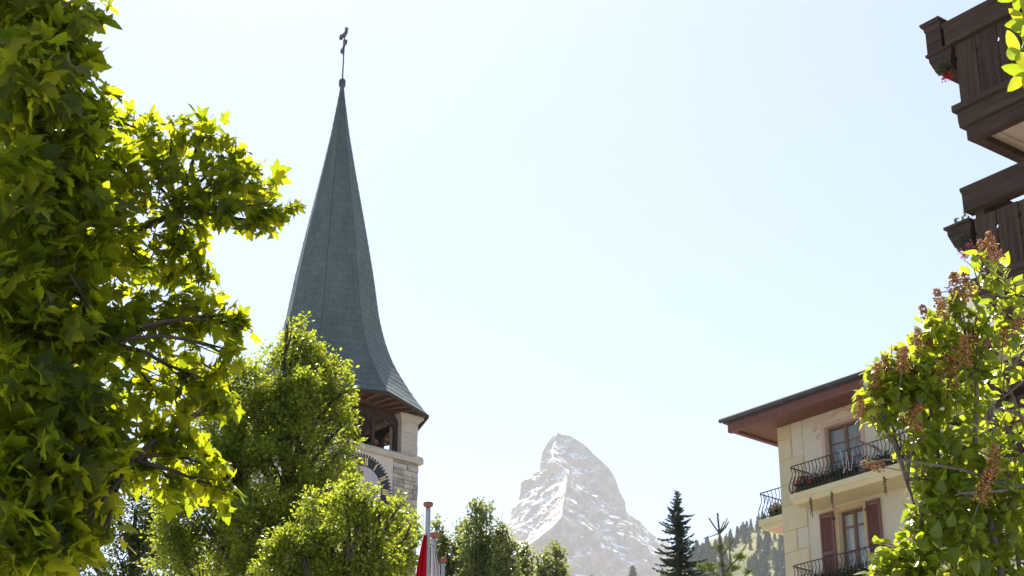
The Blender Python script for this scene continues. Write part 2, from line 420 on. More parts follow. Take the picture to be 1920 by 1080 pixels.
half = [(0.05, 0.02), (0.16, -0.06), (0.27, -0.03), (0.40, -0.05), (0.36, 0.06), (0.30, 0.13), (0.43, 0.17), (0.52, 0.27), (0.68, 0.40), (0.52, 0.43), (0.44, 0.50), (0.35, 0.45), (0.24, 0.44), (0.28, 0.57), (0.24, 0.66), (0.15, 0.74), (0.11, 0.86)]
outl = half + [(0.0, 1.04)] + [(-x, y) for x, y in reversed(half)]
MAPLE = [fan(outl, (0, 0.22), lambda x, y, a=a, b=b: a * x * x - b * (y - 0.2) ** 2 + 0.05 * math.sin(9 * x)) for a, b in ((-0.28, 0.18), (0.22, 0.28), (-0.05, 0.35))]
lh = [(0.10, -0.03), (0.27, 0.06), (0.36, 0.24), (0.33, 0.45), (0.22, 0.70), (0.09, 0.90)]
LILAC = []
for fold, curl in ((0.28, 0.2), (0.12, 0.38), (0.42, 0.1)):
    tv = [(0, 0, 0), (0, 0.35, 0), (0, 0.7, -curl * 0.2), (0, 1.05, -curl * 0.55)]
    for s_ in (1, -1): tv += [(s_ * x, y, fold * x - curl * y * y * 0.5) for x, y in lh]
    tf = []
    for o_ in (4, 10):
        t_ = [(0, o_, o_+1), (0, o_+1, 1), (1, o_+1, o_+2), (1, o_+2, o_+3), (1, o_+3, 2), (2, o_+3, o_+4), (2, o_+4, o_+5), (2, o_+5, 3)]
        tf += t_ if o_ == 4 else [(a, c, b) for a, b, c in t_]
    LILAC.append((tv, tf))
OVAL = ([(0, 0, 0), (0.26, 0.3, 0.07), (0.22, 0.68, 0.04), (0, 1, -0.1), (-0.22, 0.68, 0.04), (-0.26, 0.3, 0.07)], [(0, 1, 5), (1, 2, 4), (1, 4, 5), (2, 3, 4)])
DIAM = ([(0, 0, 0), (0.33, 0.42, 0.09), (0, 1, -0.06), (-0.33, 0.42, 0.09)], [(0, 1, 2), (0, 2, 3)])

def ball(n):
    return norm(rng.normal(size=(n, 3))) * rng.random((n, 1)) ** (1 / 2.4)
def leaf_frames(out, droop, jit, upj):
    n = len(out)
    tip = norm(out + np.array([0, 0, -1.0]) * droop.reshape(-1, 1) + rng.normal(size=(n, 3)) * jit)
    up = norm(np.array([0, 0.15, 1.0]) + rng.normal(size=(n, 3)) * upj)
    return frames(tip, up)
def limb(base, end, r0, r1, sag=0.15, n=7, seed=0):
    """points and radii of a bent limb"""
    r_ = random.Random(seed); base, end = Vector(base), Vector(end); d = end - base
    pts, rad = [], []
    w = Vector((r_.uniform(-1, 1), r_.uniform(-1, 1), r_.uniform(-0.3, 1))) * d.length * 0.06
    for i in range(n):
        t = i / (n - 1)
        p = base + d * t + w * math.sin(math.pi * t) + Vector((0, 0, d.length * sag * math.sin(math.pi * t)))
        p += Vector((r_.uniform(-1, 1), r_.uniform(-1, 1), r_.uniform(-1, 1))) * d.length * 0.012 * (0 < i < n - 1)
        pts.append(p); rad.append(r0 + (r1 - r0) * t)
    return pts, rad
def in_frame(P):
    """which points lie in the part of the crown the street sees"""
    d = P[:, 1] * cp + (P[:, 2] - EYE) * sp
    x = 960 + F * P[:, 0] / d; y = 540 - F * ((P[:, 2] - EYE) * cp - P[:, 1] * sp) / d
    return (x > -20) & (x < 1940) & (y > -20) & (y < 1100)

# ------------------------------------------------------------------ church
def build_church():
    Yc = 70.0
    ax = at(615, 780, Yc)
    YAW = R(40)                                    # clock face turned 40 degrees off the sight line
    t = thing('church_tower', 'stone church tower with clock and tall flared green-grey spire', 'church', (ax.x, Yc, 0), YAW)
    # local frame: clock face looks along -y
    a = 2.65
    zc = 24.45; ze = 26.15                         # top of string course, eaves
    wall = MB().box(-a + 0.06, a - 0.06, -a + 0.06, a - 0.06, 0, zc - 0.3)
    wall.build('wall', M['mortar'], t)
    MB().box(-1.42, 1.42, -a + 0.0, -a + 0.058, zc - 5.2, zc - 0.302).build('plaster_panel', M['plaster'], t)
    MB().box(-a, -a + 0.058, -1.42, 1.42, zc - 5.2, zc - 0.302).build('plaster_panel', M['plaster'], t)
    # rubble stones of the corner piers (clock face and the face to its left), the lower shaft all stone
    r_ = random.Random(4)
    def stones(face, x0, x1, z0, z1, many):
        z = z0
        while z < z1 - 0.05:
            h = min(r_.choice((0.13, 0.16, 0.19, 0.24)) * many, z1 - z); x = x0
            while x < x1 - 0.02:
                w = r_.uniform(0.28, 0.72) * many
                if x + w > x1 - 0.2: w = x1 - x
                pr = r_.uniform(0.0, 0.05)
                mb = MB()
                mb.bev(x + 0.008, x + w - 0.008, -a - pr, -a + 0.06, z + 0.008, z + h - 0.008, 0.014)
                if face == 1: mb.v = [(-abs(0) + y, -x_, z_) for x_, y, z_ in mb.v]
                if face == 2: mb.v = [(-y, x_, z_) for x_, y, z_ in mb.v]
                mb.build('stone', M['stone'], t)
                x += w
            z += h
    stones(0, 1.425, a + 0.02, zc - 5.2, zc - 0.31, 1.0)
    stones(0, -a - 0.02, -1.425, zc - 5.2, zc - 0.31, 1.35)
    stones(1, -a - 0.02, -1.425, zc - 5.2, zc - 0.31, 1.5)
    stones(1, 1.425, a + 0.02, zc - 5.2, zc - 0.31, 1.5)
    # string course
    for k in range(4):
        mb = MB(); mb.prism([(-a - 0.16, zc - 0.30), (-a - 0.16, zc - 0.10), (-a - 0.10, zc - 0.02), (-a + 0.3, zc), (-a + 0.3, zc - 0.30)], 'x', -a - 0.16 + 0.003*k, a + 0.16 - 0.003*k)
        c, s_ = math.cos(k * math.pi / 2), math.sin(k * math.pi / 2)
        mb.v = [(x * c - y * s_, x * s_ + y * c, z + 0.002 * k) for x, y, z in mb.v]
        mb.build('string_course', M['ashlar'], t)
    MB().box(-a + 0.25, a - 0.25, -a + 0.25, a - 0.25, zc - 0.28, zc - 0.05).build('belfry_floor', M['belfry_wood'], t)
    # belfry: four stone pillars with capitals, timber arcade, bell frame
    pw = 0.82
    for sx in (-1, 1):
        for sy in (-1, 1):
            cx, cy = sx * (a - pw / 2 - 0.02), sy * (a - pw / 2 - 0.02)
            p = MB(); n_ = 3; hh = (ze - 0.28 - zc) / n_
            for i in range(n_):
                p.box(cx - pw/2 + 0.008 * (i % 2), cx + pw/2 - 0.008 * (i % 2), cy - pw/2 + 0.008 * (i % 2), cy + pw/2 - 0.008 * (i % 2), zc + i * hh + 0.003, zc + (i + 1) * hh - 0.006)
            pil = p.build('pillar', M['ashlar'], t)
            q = MB(); z0 = ze - 0.28
            for w, z_a, z_b in ((pw/2 + 0.04, z0, z0 + 0.07), (pw/2 + 0.10, z0 + 0.07, z0 + 0.15), (pw/2 + 0.17, z0 + 0.15, z0 + 0.27)):
                q.box(cx - w, cx + w, cy - w, cy + w, z_a + 0.001, z_b)
            q.build('capital', M['ashlar'], pil)
    iw = a - pw - 0.02
    for k in range(4):
        c, s_ = math.cos(k * math.pi / 2), math.sin(k * math.pi / 2)
        def put(mb, name, mat):
            mb.v = [(x * c - y * s_, x * s_ + y * c, z) for x, y, z in mb.v]
            return mb.build(name, mat, t)
        yf = -a + 0.35
        for xx in (-iw + 0.08, -iw / 3, iw / 3, iw - 0.08):
            put(MB().box(xx - 0.075, xx + 0.075, yf - 0.075, yf + 0.075, zc - 0.04, ze - 0.05), 'post', M['belfry_wood'])
        put(MB().box(-iw - 0.1, iw + 0.1, yf - 0.10, yf + 0.10, ze - 0.26, ze - 0.06), 'lintel', M['belfry_wood'])
        for j in range(3):                          # arched heads between the posts
            x0 = -iw + 0.08 + j * (2 * iw - 0.16) / 3 + 0.075; x1 = -iw + 0.08 + (j + 1) * (2 * iw - 0.16) / 3 - 0.075
            rr = (x1 - x0) / 2; cxm = (x0 + x1) / 2
            poly = [(x0, ze - 0.262), (x0, ze - 0.30 - rr)] + [(cxm - rr * math.cos(w), ze - 0.30 - rr + rr * math.sin(w)) for w in np.linspace(0.1, math.pi - 0.1, 10)] + [(x1, ze - 0.30 - rr), (x1, ze - 0.262)]
            mb = MB()
            up = [(x, ze - 0.262) for x, z in poly[1:-1]]
            lo = poly[1:-1]
            for i in range(len(lo) - 1):
                mb.add([(lo[i][0], yf - 0.05, lo[i][1]), (lo[i+1][0], yf - 0.05, lo[i+1][1]), (up[i+1][0], yf - 0.05, up[i+1][1]), (up[i][0], yf - 0.05, up[i][1]),
                        (lo[i][0], yf + 0.05, lo[i][1]), (lo[i+1][0], yf + 0.05, lo[i+1][1]), (up[i+1][0], yf + 0.05, up[i+1][1]), (up[i][0], yf + 0.05, up[i][1])],
                       [(0, 1, 2, 3), (7, 6, 5, 4), (0, 4, 5, 1), (3, 2, 6, 7)])
            put(mb, 'arch', M['belfry_wood'])
    bf = MB()
    for x in (-0.9, 0.9):
        bf.box(x - 0.1, x + 0.1, -1.2, 1.2, zc + 0.9, zc + 1.1)
        for y in (-1.1, 1.1): bf.box(x - 0.09, x + 0.09, y - 0.09, y + 0.09, zc - 0.05, zc + 0.9)
    bf.box(-1.2, 1.2, -0.09, 0.09, zc + 1.101, zc + 1.28)
    bf.build('bell_frame', M['belfry_wood'], t)
    MB().lathe([(0.06, zc + 1.1), (0.2, zc + 1.05), (0.28, zc + 0.85), (0.34, zc + 0.5), (0.5, zc + 0.22), (0.52, zc + 0.18)], 20).build('bell', M['spire_metal'], t, True)
    # clock
    C = (0, zc - 1.78); yp = -a
    disc = MB().lathe([(0.9, 0), (0.9, 0.02)], 48)
    disc.v = [(x, yp - 0.004 - z, C[1] + y) for x, y, z in disc.v]
    clock = disc.build('clock_dial', M['clock_disc'], t)
    ring = MB(); N = 72
    for i in range(N):
        w0, w1 = 2 * math.pi * i / N, 2 * math.pi * (i + 1) / N
        P_ = [(r * math.sin(w), yp - d, C[1] + r * math.cos(w)) for d in (0.03, 0.0) for r, w in ((0.86, w0), (1.25, w0), (1.25, w1), (0.86, w1))]
        ring.add(P_, [(0, 1, 2, 3), (0, 4, 5, 1), (2, 6, 7, 3), (1, 5, 6, 2), (3, 7, 4, 0)])
    ring.build('chapter_ring', M['clock_black'], clock)
    mt = MB()
    for i in range(60):
        w = 2 * math.pi * i / 60; d = Vector((math.sin(w), 0, math.cos(w))); e = Vector((math.cos(w), 0, -math.sin(w)))
        o_ = Vector((0, yp, C[1]))
        q = [o_ + d * r + e * h for r, h in ((1.275, -0.034), (1.36, -0.034), (1.36, 0.034), (1.275, 0.034))]
        mt.add([p + Vector((0, -0.02, 0)) for p in q] + q, [(0, 1, 2, 3), (0, 4, 5, 1), (1, 5, 6, 2), (2, 6, 7, 3), (3, 7, 4, 0)])
    mt.build('minute_track', M['clock_black'], clock)
    for i, num in enumerate(("XII", "I", "II", "III", "IV", "V", "VI", "VII", "VIII", "IX", "X", "XI")):
        w = 2 * math.pi * i / 12; d = Vector((math.sin(w), 0, math.cos(w))); e = Vector((math.cos(w), 0, -math.sin(w))); o_ = Vector((0, yp - 0.034, C[1]))
        wd = {'I': 0.085, 'V': 0.17, 'X': 0.18}; tot = sum(wd[ch] for ch in num); x = -tot / 2; mb = MB()
        def bar(xa, xb, th):
            q = [o_ + d * 0.90 + e * (xa - th), o_ + d * 0.90 + e * (xa + th), o_ + d * 1.21 + e * (xb + th), o_ + d * 1.21 + e * (xb - th)]
            mb.add([p + Vector((0, -0.015, 0)) for p in q] + q, [(0, 1, 2, 3), (0, 4, 5, 1), (1, 5, 6, 2), (2, 6, 7, 3), (3, 7, 4, 0)])
        for ch in num:
            cw = wd[ch]; cx = x + cw / 2
            if ch == 'I': bar(cx, cx, 0.026)
            elif ch == 'V': bar(cx, cx - 0.055, 0.024); bar(cx, cx + 0.055, 0.012)
            else: bar(cx - 0.06, cx + 0.06, 0.012); bar(cx + 0.06, cx - 0.06, 0.024)
            x += cw
        mb.build('numeral', M['gold'], clock)
    for ang, ln, wd_, dd in ((R(-45), 0.86, 0.06, 0.06), (R(212), 1.18, 0.045, 0.085)):
        d = Vector((math.sin(ang), 0, math.cos(ang))); e = Vector((math.cos(ang), 0, -math.sin(ang))); o_ = Vector((0, yp - dd, C[1]))
        q = [o_ - d * 0.2 - e * wd_ * 0.6, o_ - d * 0.2 + e * wd_ * 0.6, o_ + d * ln * 0.75 + e * wd_, o_ + d * ln, o_ + d * ln * 0.75 - e * wd_]
        mb = MB(); mb.add([p + Vector((0, -0.015, 0)) for p in q] + q, [(0, 1, 2, 3, 4)] + [(i, (i+1) % 5, 5 + (i+1) % 5, 5 + i) for i in range(5)])
        mb.build('clock_hand', M['gold'], clock)
    # spire: octagon whose corners stand over the corners and the middles of the faces
    RP = [(785, 804), (760, 783), (726, 760.6), (686, 737), (645, 722), (600, 711), (523, 701), (441, 687.5), (360, 673), (320, 666), (253, 655), (180, 646), (165, 644.5)]
    tab = []
    for py, px in RP:
        w = at(px, py, Yc); tab.append((w.z, (w.x - ax.x) / math.sin(R(85))))
    zb, zt = tab[0][0], tab[-1][0]
    def rad(z): return lerp_tab(tab, z)
    def rad_s(z):
        return (rad(z - 0.35 if z - 0.35 > zb else zb) + 2 * rad(z) + rad(min(z + 0.35, zt))) / 4 if z > zb + 0.36 else rad(z)
    az = [R(45 * k) for k in range(8)]             # 0 = over the clock face
    def vert(z, k, extra=0.0):
        r_o = (rad_s(z) + extra); w = az[k % 8]
        return Vector((r_o * math.sin(w), -r_o * math.cos(w), z))
    core = MB(); zs = np.linspace(zb + 0.10, zt, 70)
    for z in zs: core.add([vert(z, k, -0.03) for k in range(8)], [])
    for i in range(len(zs) - 1):
        for k in range(8): core.f.append((i*8+k, i*8+(k+1) % 8, (i+1)*8+(k+1) % 8, (i+1)*8+k))
    spire = core.build('spire', M['slate_dark'], t)
    rows = [zb]
    while rows[-1] < zt - 0.3: rows.append(rows[-1] + (0.30 if rows[-1] < zb + 6 else 0.38))
    rest = MB(); single = 0
    order = []
    for i in range(len(rows) - 1):
        for k in range(8):
            A, B, Cc, D = vert(rows[i], k), vert(rows[i], k + 1), vert(min(rows[i+1] + 0.03, zt), k + 1), vert(min(rows[i+1] + 0.03, zt), k)
            nn = (B - A).cross(D - A).normalized()
            if nn.dot(Vector(((A + B) / 2).to_tuple()[:2] + (0,))) < 0: nn = -nn
            wid = (B - A).length; n_ = max(1, round(wid / 0.42)); off = 0.5 * (i % 2)
            cuts = [0.0] + [min(max((j + off) / n_, 0), 1) for j in range(0 if off else 1, n_)] + [1.0]
            cuts = sorted(set(round(c_, 4) for c_ in cuts))
            for u0, u1 in zip(cuts, cuts[1:]):
                g_ = 0.006 / max(wid, 0.05)
                q0, q1 = A.lerp(B, u0 + g_), A.lerp(B, u1 - g_); q2, q3 = D.lerp(Cc, u1 - g_), D.lerp(Cc, u0 + g_)
                lift = 0.014 + r_.uniform(0, 0.007)
                V_ = [q0 + nn * lift, q1 + nn * lift, q2 + nn * 0.006, q3 + nn * 0.006, q0, q1, q2, q3]
                F_ = [(0, 1, 2, 3), (0, 4, 5, 1), (1, 5, 6, 2), (3, 7, 4, 0)]
                vis = k in (0, 1, 7, 6) and rows[i] < zb + 5.2
                if vis and single < 300 and k in (0, 1, 7):
                    mb = MB(); mb.add(V_, F_); mb.build('shingle', M['slate'], spire); single += 1
                else: rest.add(V_, F_)
    tag(rest.build('shingle_field', M['slate'], spire), kind='stuff')
    # eaves: boarded soffit, fascia, rafter ends
    so = MB(); ins = [Vector((0.55 * vert(zb, k).x, 0.55 * vert(zb, k).y, zb + 0.12)) for k in range(8)]
    so.add([vert(zb, k) + Vector((0, 0, 0.0)) for k in range(8)] + ins, [(k, 8 + k, 8 + (k+1) % 8, (k+1) % 8) for k in range(8)])
    so.add(ins, [tuple(range(8))])
    so.build('soffit', M['eave_wood'], t)
    fa = MB()
    for k in range(8):
        A, B = vert(zb, k, 0.03), vert(zb, k + 1, 0.03)
        A2, B2 = vert(zb, k, -0.05), vert(zb, k + 1, -0.05)
        dz0, dz1 = Vector((0, 0, -0.10)), Vector((0, 0, 0.02))
        fa.add([A + dz0, B + dz0, B + dz1, A + dz1, A2 + dz0, B2 + dz0, B2 + dz1, A2 + dz1], [(0, 1, 2, 3), (0, 4, 5, 1), (7, 6, 5, 4), (3, 2, 6, 7)])
    fa.build('fascia', M['belfry_wood'], t)
    for k in range(8):
        for u in (0.12, 0.31, 0.5, 0.69, 0.88):
            o_ = vert(zb, k).lerp(vert(zb, k + 1), u); d = Vector((o_.x, o_.y, 0)).normalized(); e = Vector((-d.y, d.x, 0))
            mb = MB(); A, B = o_ - d * 0.12, o_ - d * 1.3
            q = [A - e * 0.06, A + e * 0.06, B + e * 0.06, B - e * 0.06]
            mb.add([p + Vector((0, 0, -0.10)) for p in q] + [p + Vector((0, 0, 0.01)) for p in q], [(0, 3, 2, 1), (0, 1, 5, 4), (1, 2, 6, 5), (3, 0, 4, 7), (2, 3, 7, 6)])
            mb.build('rafter_end', M['eave_wood'], t)
    # finial: knob, mast, cross, weathercock
    zk = at(642, 165, Yc).z; zk2 = at(642, 148, Yc).z; zm = at(643, 70, Yc).z
    MB().lathe([(0.05, zk - 0.05), (0.1, zk + 0.02), (0.15, zk + 0.1), (0.15, zk2 - 0.08), (0.09, zk2), (0.03, zk2 + 0.05)], 10).build('knob', M['spire_metal'], t)
    MB().tube([(0, 0, zk2), (0.02, 0, zm)], [0.035, 0.025], 6).build('mast', M['spire_metal'], t)
    zx = at(643, 90, Yc).z
    cr = MB(); cr.box(-0.035, 0.035, -0.04, 0.04, zx - 0.36, zx + 0.42); cr.box(-0.04, 0.04, -0.42, 0.42, zx + 0.02, zx + 0.12)
    for y in (-0.42, 0.42): cr.box(-0.05, 0.05, y - 0.06, y + 0.06, zx - 0.02, zx + 0.16)
    cr.v = [(x * 0.928 + y * 0.373, -x * 0.373 + y * 0.928, z) for x, y, z in cr.v]
    cr.build('cross', M['spire_metal'], t)
    cock = [(-0.28, 0.02), (-0.22, 0.16), (-0.12, 0.10), (0.04, 0.14), (0.10, 0.26), (0.07, 0.34), (0.13, 0.40), (0.18, 0.34), (0.24, 0.30), (0.18, 0.26), (0.17, 0.10), (0.08, -0.02), (0.0, -0.08), (-0.12, -0.05), (-0.2, -0.12), (-0.3, -0.08)]
    cb = MB(); cb.prism([(x, z + zm + 0.08) for x, z in cock], 'y', -0.05, 0.05)
    wv = R(-84); cb.v = [(x * math.cos(wv) - y * math.sin(wv), x * math.sin(wv) + y * math.cos(wv), z) for x, y, z in cb.v]
    cb.build('weathercock', M['spire_metal'], t)
build_church()

# ------------------------------------------------------------------ the cream house
def rail_bar(h, belly, r=0.011):
    """one bellied baluster standing at the origin, bulging towards -y"""
    pr = [(0.0, 0.0), (-0.55, 0.08), (-0.95, 0.22), (-0.85, 0.38), (-0.45, 0.52), (-0.12, 0.66), (-0.02, 0.80), (-0.22, 0.93), (-0.30, 1.0)]
    return MB().tube([(0, y * belly, z * h) for y, z in pr], r, 5)
def build_house():
    Yh = 50.0
    ct = at(1458, 803, Yh)
    t = thing('cream_house', 'cream rendered house with iron balconies, red-brown shutters and broad dark eaves', 'house', (ct.x, Yh, 0), R(-49.2))
    zt = ct.z; LEN, DEP = 17.0, 12.0
    z_up = 16.42                                    # top of the upper balcony slab
    z_lo = z_up - 2.78
    doors = [(1.72, 2.98, z_up, 18.45), (1.98, 2.86, z_lo, 15.93), (6.4, 7.6, z_up, 18.45), (6.5, 7.4, z_lo, 15.93), (11, 12.2, z_up, 18.45), (11.1, 12.0, z_lo, 15.93)]
    # front wall in strips round the openings
    us = sorted({0.0, LEN} | {d[0] for d in doors} | {d[1] for d in doors}); zs = sorted({0.0, zt} | {d[2] for d in doors} | {d[3] for d in doors})
    w = MB()
    for u0, u1 in zip(us, us[1:]):
        z0 = 0.0; segs = []
        holes = sorted([(d[2], d[3]) for d in doors if d[0] <= u0 + 1e-6 and d[1] >= u1 - 1e-6])
        for h0, h1 in holes: segs.append((z0, h0)); z0 = h1
        segs.append((z0, zt))
        for s0, s1 in segs: w.add([(u0, 0, s0), (u1, 0, s0), (u1, 0, s1), (u0, 0, s1)], [(0, 1, 2, 3)])
    for d in doors:
        u0, u1, z0, z1 = d; k = 0.28
        w.add([(u0,0,z0),(u1,0,z0),(u1,0,z1),(u0,0,z1),(u0,k,z0),(u1,k,z0),(u1,k,z1),(u0,k,z1)], [(0,4,5,1),(1,5,6,2),(2,6,7,3),(3,7,4,0)])
    w.add([(0,0,0),(0,DEP,0),(0,DEP,zt),(0,0,zt)], [(0,3,2,1)]); w.add([(LEN,0,0),(LEN,DEP,0),(LEN,DEP,zt),(LEN,0,zt)], [(0,1,2,3)])
    w.add([(0,DEP,0),(LEN,DEP,0),(LEN,DEP,zt),(0,DEP,zt)], [(0,3,2,1)])
    w.build('wall', M['cream'], t)
    # roof: flat boarded soffit, fascia, low hipped top
    o = 0.98
    MB().box(-o, LEN + o, -o, DEP + o, zt + 0.004, zt + 0.05).build('soffit', M['soffit'], t)
    fb = MB()
    fb.box(-o - 0.04, LEN + o + 0.04, -o - 0.04, -o + 0.12, zt - 0.10, zt + 0.17); fb.box(-o - 0.043, -o + 0.10, -o + 0.123, DEP + o, zt - 0.07, zt + 0.168)
    fb.build('fascia', M['soffit'], t)
    rf = MB(); e = 0.14
    x0, x1, y0, y1 = -o - e, LEN + o + e, -o - e, DEP + o + e; zr = zt + 0.175
    rf.add([(x0,y0,zr),(x1,y0,zr),(x1,y1,zr),(x0,y1,zr),(x0,y0,zr+0.13),(x1,y0,zr+0.13),(x1,y1,zr+0.13),(x0,y1,zr+0.13),(x0+6.5,(y0+y1)/2,zr+2.3),(x1-6.5,(y0+y1)/2,zr+2.3)],
           [(0,3,2,1),(0,1,5,4),(1,2,6,5),(2,3,7,6),(3,0,4,7),(4,5,9,8),(6,7,8,9),(5,6,9),(7,4,8)])
    roof = rf.build('roof', M['roof_edge'], t)
    gm = MB(); gm.tube([(x0 - 0.05, y0 - 0.06, zr + 0.08), (x1, y0 - 0.06, zr + 0.08)], 0.07, 8); gm.build('gutter', M['roof_edge'], roof)
    # painted quoins: ochre joints, paler blocks 1 cm proud
    jb = MB()
    z = zt - 0.42; i = 0; blocks = []
    while z > 2:
        wide = 0.92 if i % 2 else 0.50
        h = 0.74 if i % 2 else 0.62
        blocks.append((wide, max(z - h, 0), z)); z -= h; i += 1
    blocks.insert(0, (0.50, zt - 0.42, zt - 0.004))
    for k, (wd, a_, b_) in enumerate(blocks):
        jb.box(-0.006, wd, -0.006, 0.001, a_, b_)
        MB().box(-0.013, wd - 0.035, -0.016, 0.0, a_ + 0.03, b_).build('quoin', M['quoin'], t)
        if wd < 0.6: MB().box(0.53, 0.90, -0.014, 0.0, a_ + 0.03, b_).build('quoin', M['cream'], t)
    jb.build('quoin_joints', M['trim'], t)
    # french doors
    for n_, (u0, u1, z0, z1) in enumerate(doors):
        yb = 0.16; fw = 0.07
        f = MB(); f.box(u0, u0 + fw, yb, yb + 0.07, z0, z1); f.box(u1 - fw, u1, yb, yb + 0.07, z0, z1); f.box(u0 + fw, u1 - fw, yb, yb + 0.07, z1 - fw, z1)
        um = (u0 + u1) / 2
        f.box(um - 0.05, um + 0.05, yb - 0.01, yb + 0.06, z0, z1 - fw)
        for s0, s1 in ((u0 + fw, um - 0.05), (um + 0.05, u1 - fw)):
            for zz in (z0 + 0.25, z0 + (z1 - z0) * 0.5, z1 - 0.45 if n_ % 2 else z1 - 0.50): f.box(s0, s1, yb + 0.01, yb + 0.05, zz - 0.022, zz + 0.022)
        fr = f.build('french_door', M['frame_wood'], t)
        lev = [z0 + 0.25, z0 + (z1 - z0) * 0.5, z1 - 0.45 if n_ % 2 else z1 - 0.50, z1 - fw]
        for s0, s1 in ((u0 + fw, um - 0.05), (um + 0.05, u1 - fw)):
            for q0, q1 in zip(lev, lev[1:]): MB().box(s0, s1, yb + 0.026, yb + 0.032, q0 + 0.022, q1 - 0.022).build('pane', GLASS, fr)
        cu = MB(); k = 24
        for j in range(k):
            xa, xb = u0 + (u1 - u0) * j / k, u0 + (u1 - u0) * (j + 1) / k
            ya, yb2 = 0.33 + 0.025 * math.sin(j * 1.7), 0.33 + 0.025 * math.sin((j + 1) * 1.7)
            if n_ == 0 and 0.30 < j / k < 0.42: continue
            cu.add([(xa, ya, z0), (xb, yb2, z0), (xb, yb2, z1), (xa, ya, z1)], [(0, 1, 2, 3)])
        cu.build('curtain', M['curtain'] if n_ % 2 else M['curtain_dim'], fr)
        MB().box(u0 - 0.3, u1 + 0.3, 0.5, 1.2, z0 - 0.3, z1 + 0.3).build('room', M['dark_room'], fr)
        # painted surround
        s = MB(); pw = 0.13
        s.box(u0 - pw, u0, -0.014, 0.0, z0, z1 + pw); s.box(u1, u1 + pw, -0.014, 0.0, z0, z1 + pw); s.box(u0, u1, -0.014, 0.0, z1, z1 + pw)
        s.build('surround', M['pink_trim'] if n_ % 2 == 0 else M['trim'], t)
        if n_ % 2 == 0:                              # scrolled painted pediment
            p = MB(); r_ = 0.016
            zz = z1 + pw + 0.05; c0, c1 = u0 - 0.34, u1 + 0.34; cm = (c0 + c1) / 2
            for dz in (0.0, 0.07):
                p.tube([(c0, -0.006, zz + dz), (cm - 0.34, -0.006, zz + dz + 0.02), (cm - 0.16, -0.006, zz + dz + 0.14), (cm, -0.006, zz + dz + 0.19), (cm + 0.16, -0.006, zz + dz + 0.14), (cm + 0.34, -0.006, zz + dz + 0.02), (c1, -0.006, zz + dz)], r_, 5)
            for sg, cc in ((1, c0), (-1, c1)):
                p.tube([(cc + sg * (0.05 + 0.10 * (1 - j / 14) * math.cos(j * 0.62)) - sg * 0.04, -0.006, zz - 0.16 + 0.11 * (1 - j / 16) * math.sin(j * 0.62)) for j in range(13)], r_, 5)
                p.tube([(cc + sg * (0.10 + 0.05 * math.cos(j * 0.55)), -0.006, zz - 0.38 + 0.07 * math.sin(j * 0.55)) for j in range(11)], r_, 5)
            p.build('painted_scroll', M['pink_trim'], t)
        else:                                        # louvred shutters, folded back
            for sg, us_ in ((-1, u0 - pw), (1, u1 + pw)):
                a_, b_ = (us_ - 0.48, us_ - 0.0) if sg < 0 else (us_ + 0.0, us_ + 0.48)
                sh = MB(); z_a, z_b = z0 + 0.04, z1 + 0.05
                sh.box(a_, a_ + 0.06, -0.075, -0.03, z_a, z_b); sh.box(b_ - 0.06, b_, -0.075, -0.03, z_a, z_b)
                for zz in (z_a, (z_a + z_b) / 2 - 0.04, z_b - 0.08): sh.box(a_ + 0.06, b_ - 0.06, -0.073, -0.032, zz, zz + 0.08)
                so = sh.build('shutter', M['shutter'], t)
                lv = MB(); zz = z_a + 0.09
                while zz < z_b - 0.12:
                    lv.add([(a_ + 0.06, -0.066, zz), (b_ - 0.06, -0.066, zz), (b_ - 0.06, -0.036, zz + 0.05), (a_ + 0.06, -0.036, zz + 0.05), (a_ + 0.06, -0.056, zz - 0.004), (b_ - 0.06, -0.056, zz - 0.004), (b_ - 0.06, -0.030, zz + 0.044), (a_ + 0.06, -0.030, zz + 0.044)],
                           [(0, 1, 2, 3), (7, 6, 5, 4), (0, 4, 5, 1)]); zz += 0.05
                lv.build('louvre_panel', M['shutter'], so)
                hb = MB(); hx = b_ if sg < 0 else a_
                for zz in (z_a + 0.2, z_b - 0.25): hb.box(hx - 0.03, hx + 0.03, -0.09, 0.0, zz, zz + 0.06)
                hb.build('hinge', M['iron'], so)
    # balconies
    def balcony(u0, u1, z_top, p, side=False, y0=0.15, y1=5.0, left=True):
        s = MB()
        if not side:
            s.box(u0, u1, -p, -0.002, z_top - 0.17, z_top)
            s.prism([(-p + 0.10, z_top - 0.30), (-p + 0.02, z_top - 0.171), (-0.003, z_top - 0.171), (-0.003, z_top - 0.30)], 'x', u0 + 0.06, u1 - 0.06)
        else:
            s.box(-p, -0.002, y0, y1, z_top - 0.17, z_top)
            s.prism([(-p + 0.10, z_top - 0.30), (-p + 0.02, z_top - 0.171), (-0.003, z_top - 0.171), (-0.003, z_top - 0.30)], 'y', y0 + 0.06, y1 - 0.06)
        b = s.build('balcony', M['cream_slab'], t)
        if side: MB().box(-p + 0.2, -0.004, y0 + 0.15, y1 - 0.15, z_top - 0.306, z_top - 0.3005).build('underside_panel', M['pink_trim'], b)
        h = 0.80; bar = rail_bar(h, 0.17).mesh('baluster', M['iron'], True)
        def run(a_, b_, out):
            A, B = Vector(a_), Vector(b_); n = max(2, int((B - A).length / 0.125)); ang = math.atan2(out[1], out[0]) + math.pi / 2
            for i in range(n + 1):
                o_ = link('baluster', bar, b, A.lerp(B, i / n)); o_.rotation_euler = (0, 0, ang)
            O = Vector((out[0], out[1], 0))
            for nm, zz, k in (('top_rail', h, 0.05), ('lower_rail', 0.06, 0.06)):
                MB().tube([A + O * k + Vector((0, 0, zz)), B + O * k + Vector((0, 0, zz))], 0.018, 6).build(nm, M['iron'], b)
        q = p - 0.10
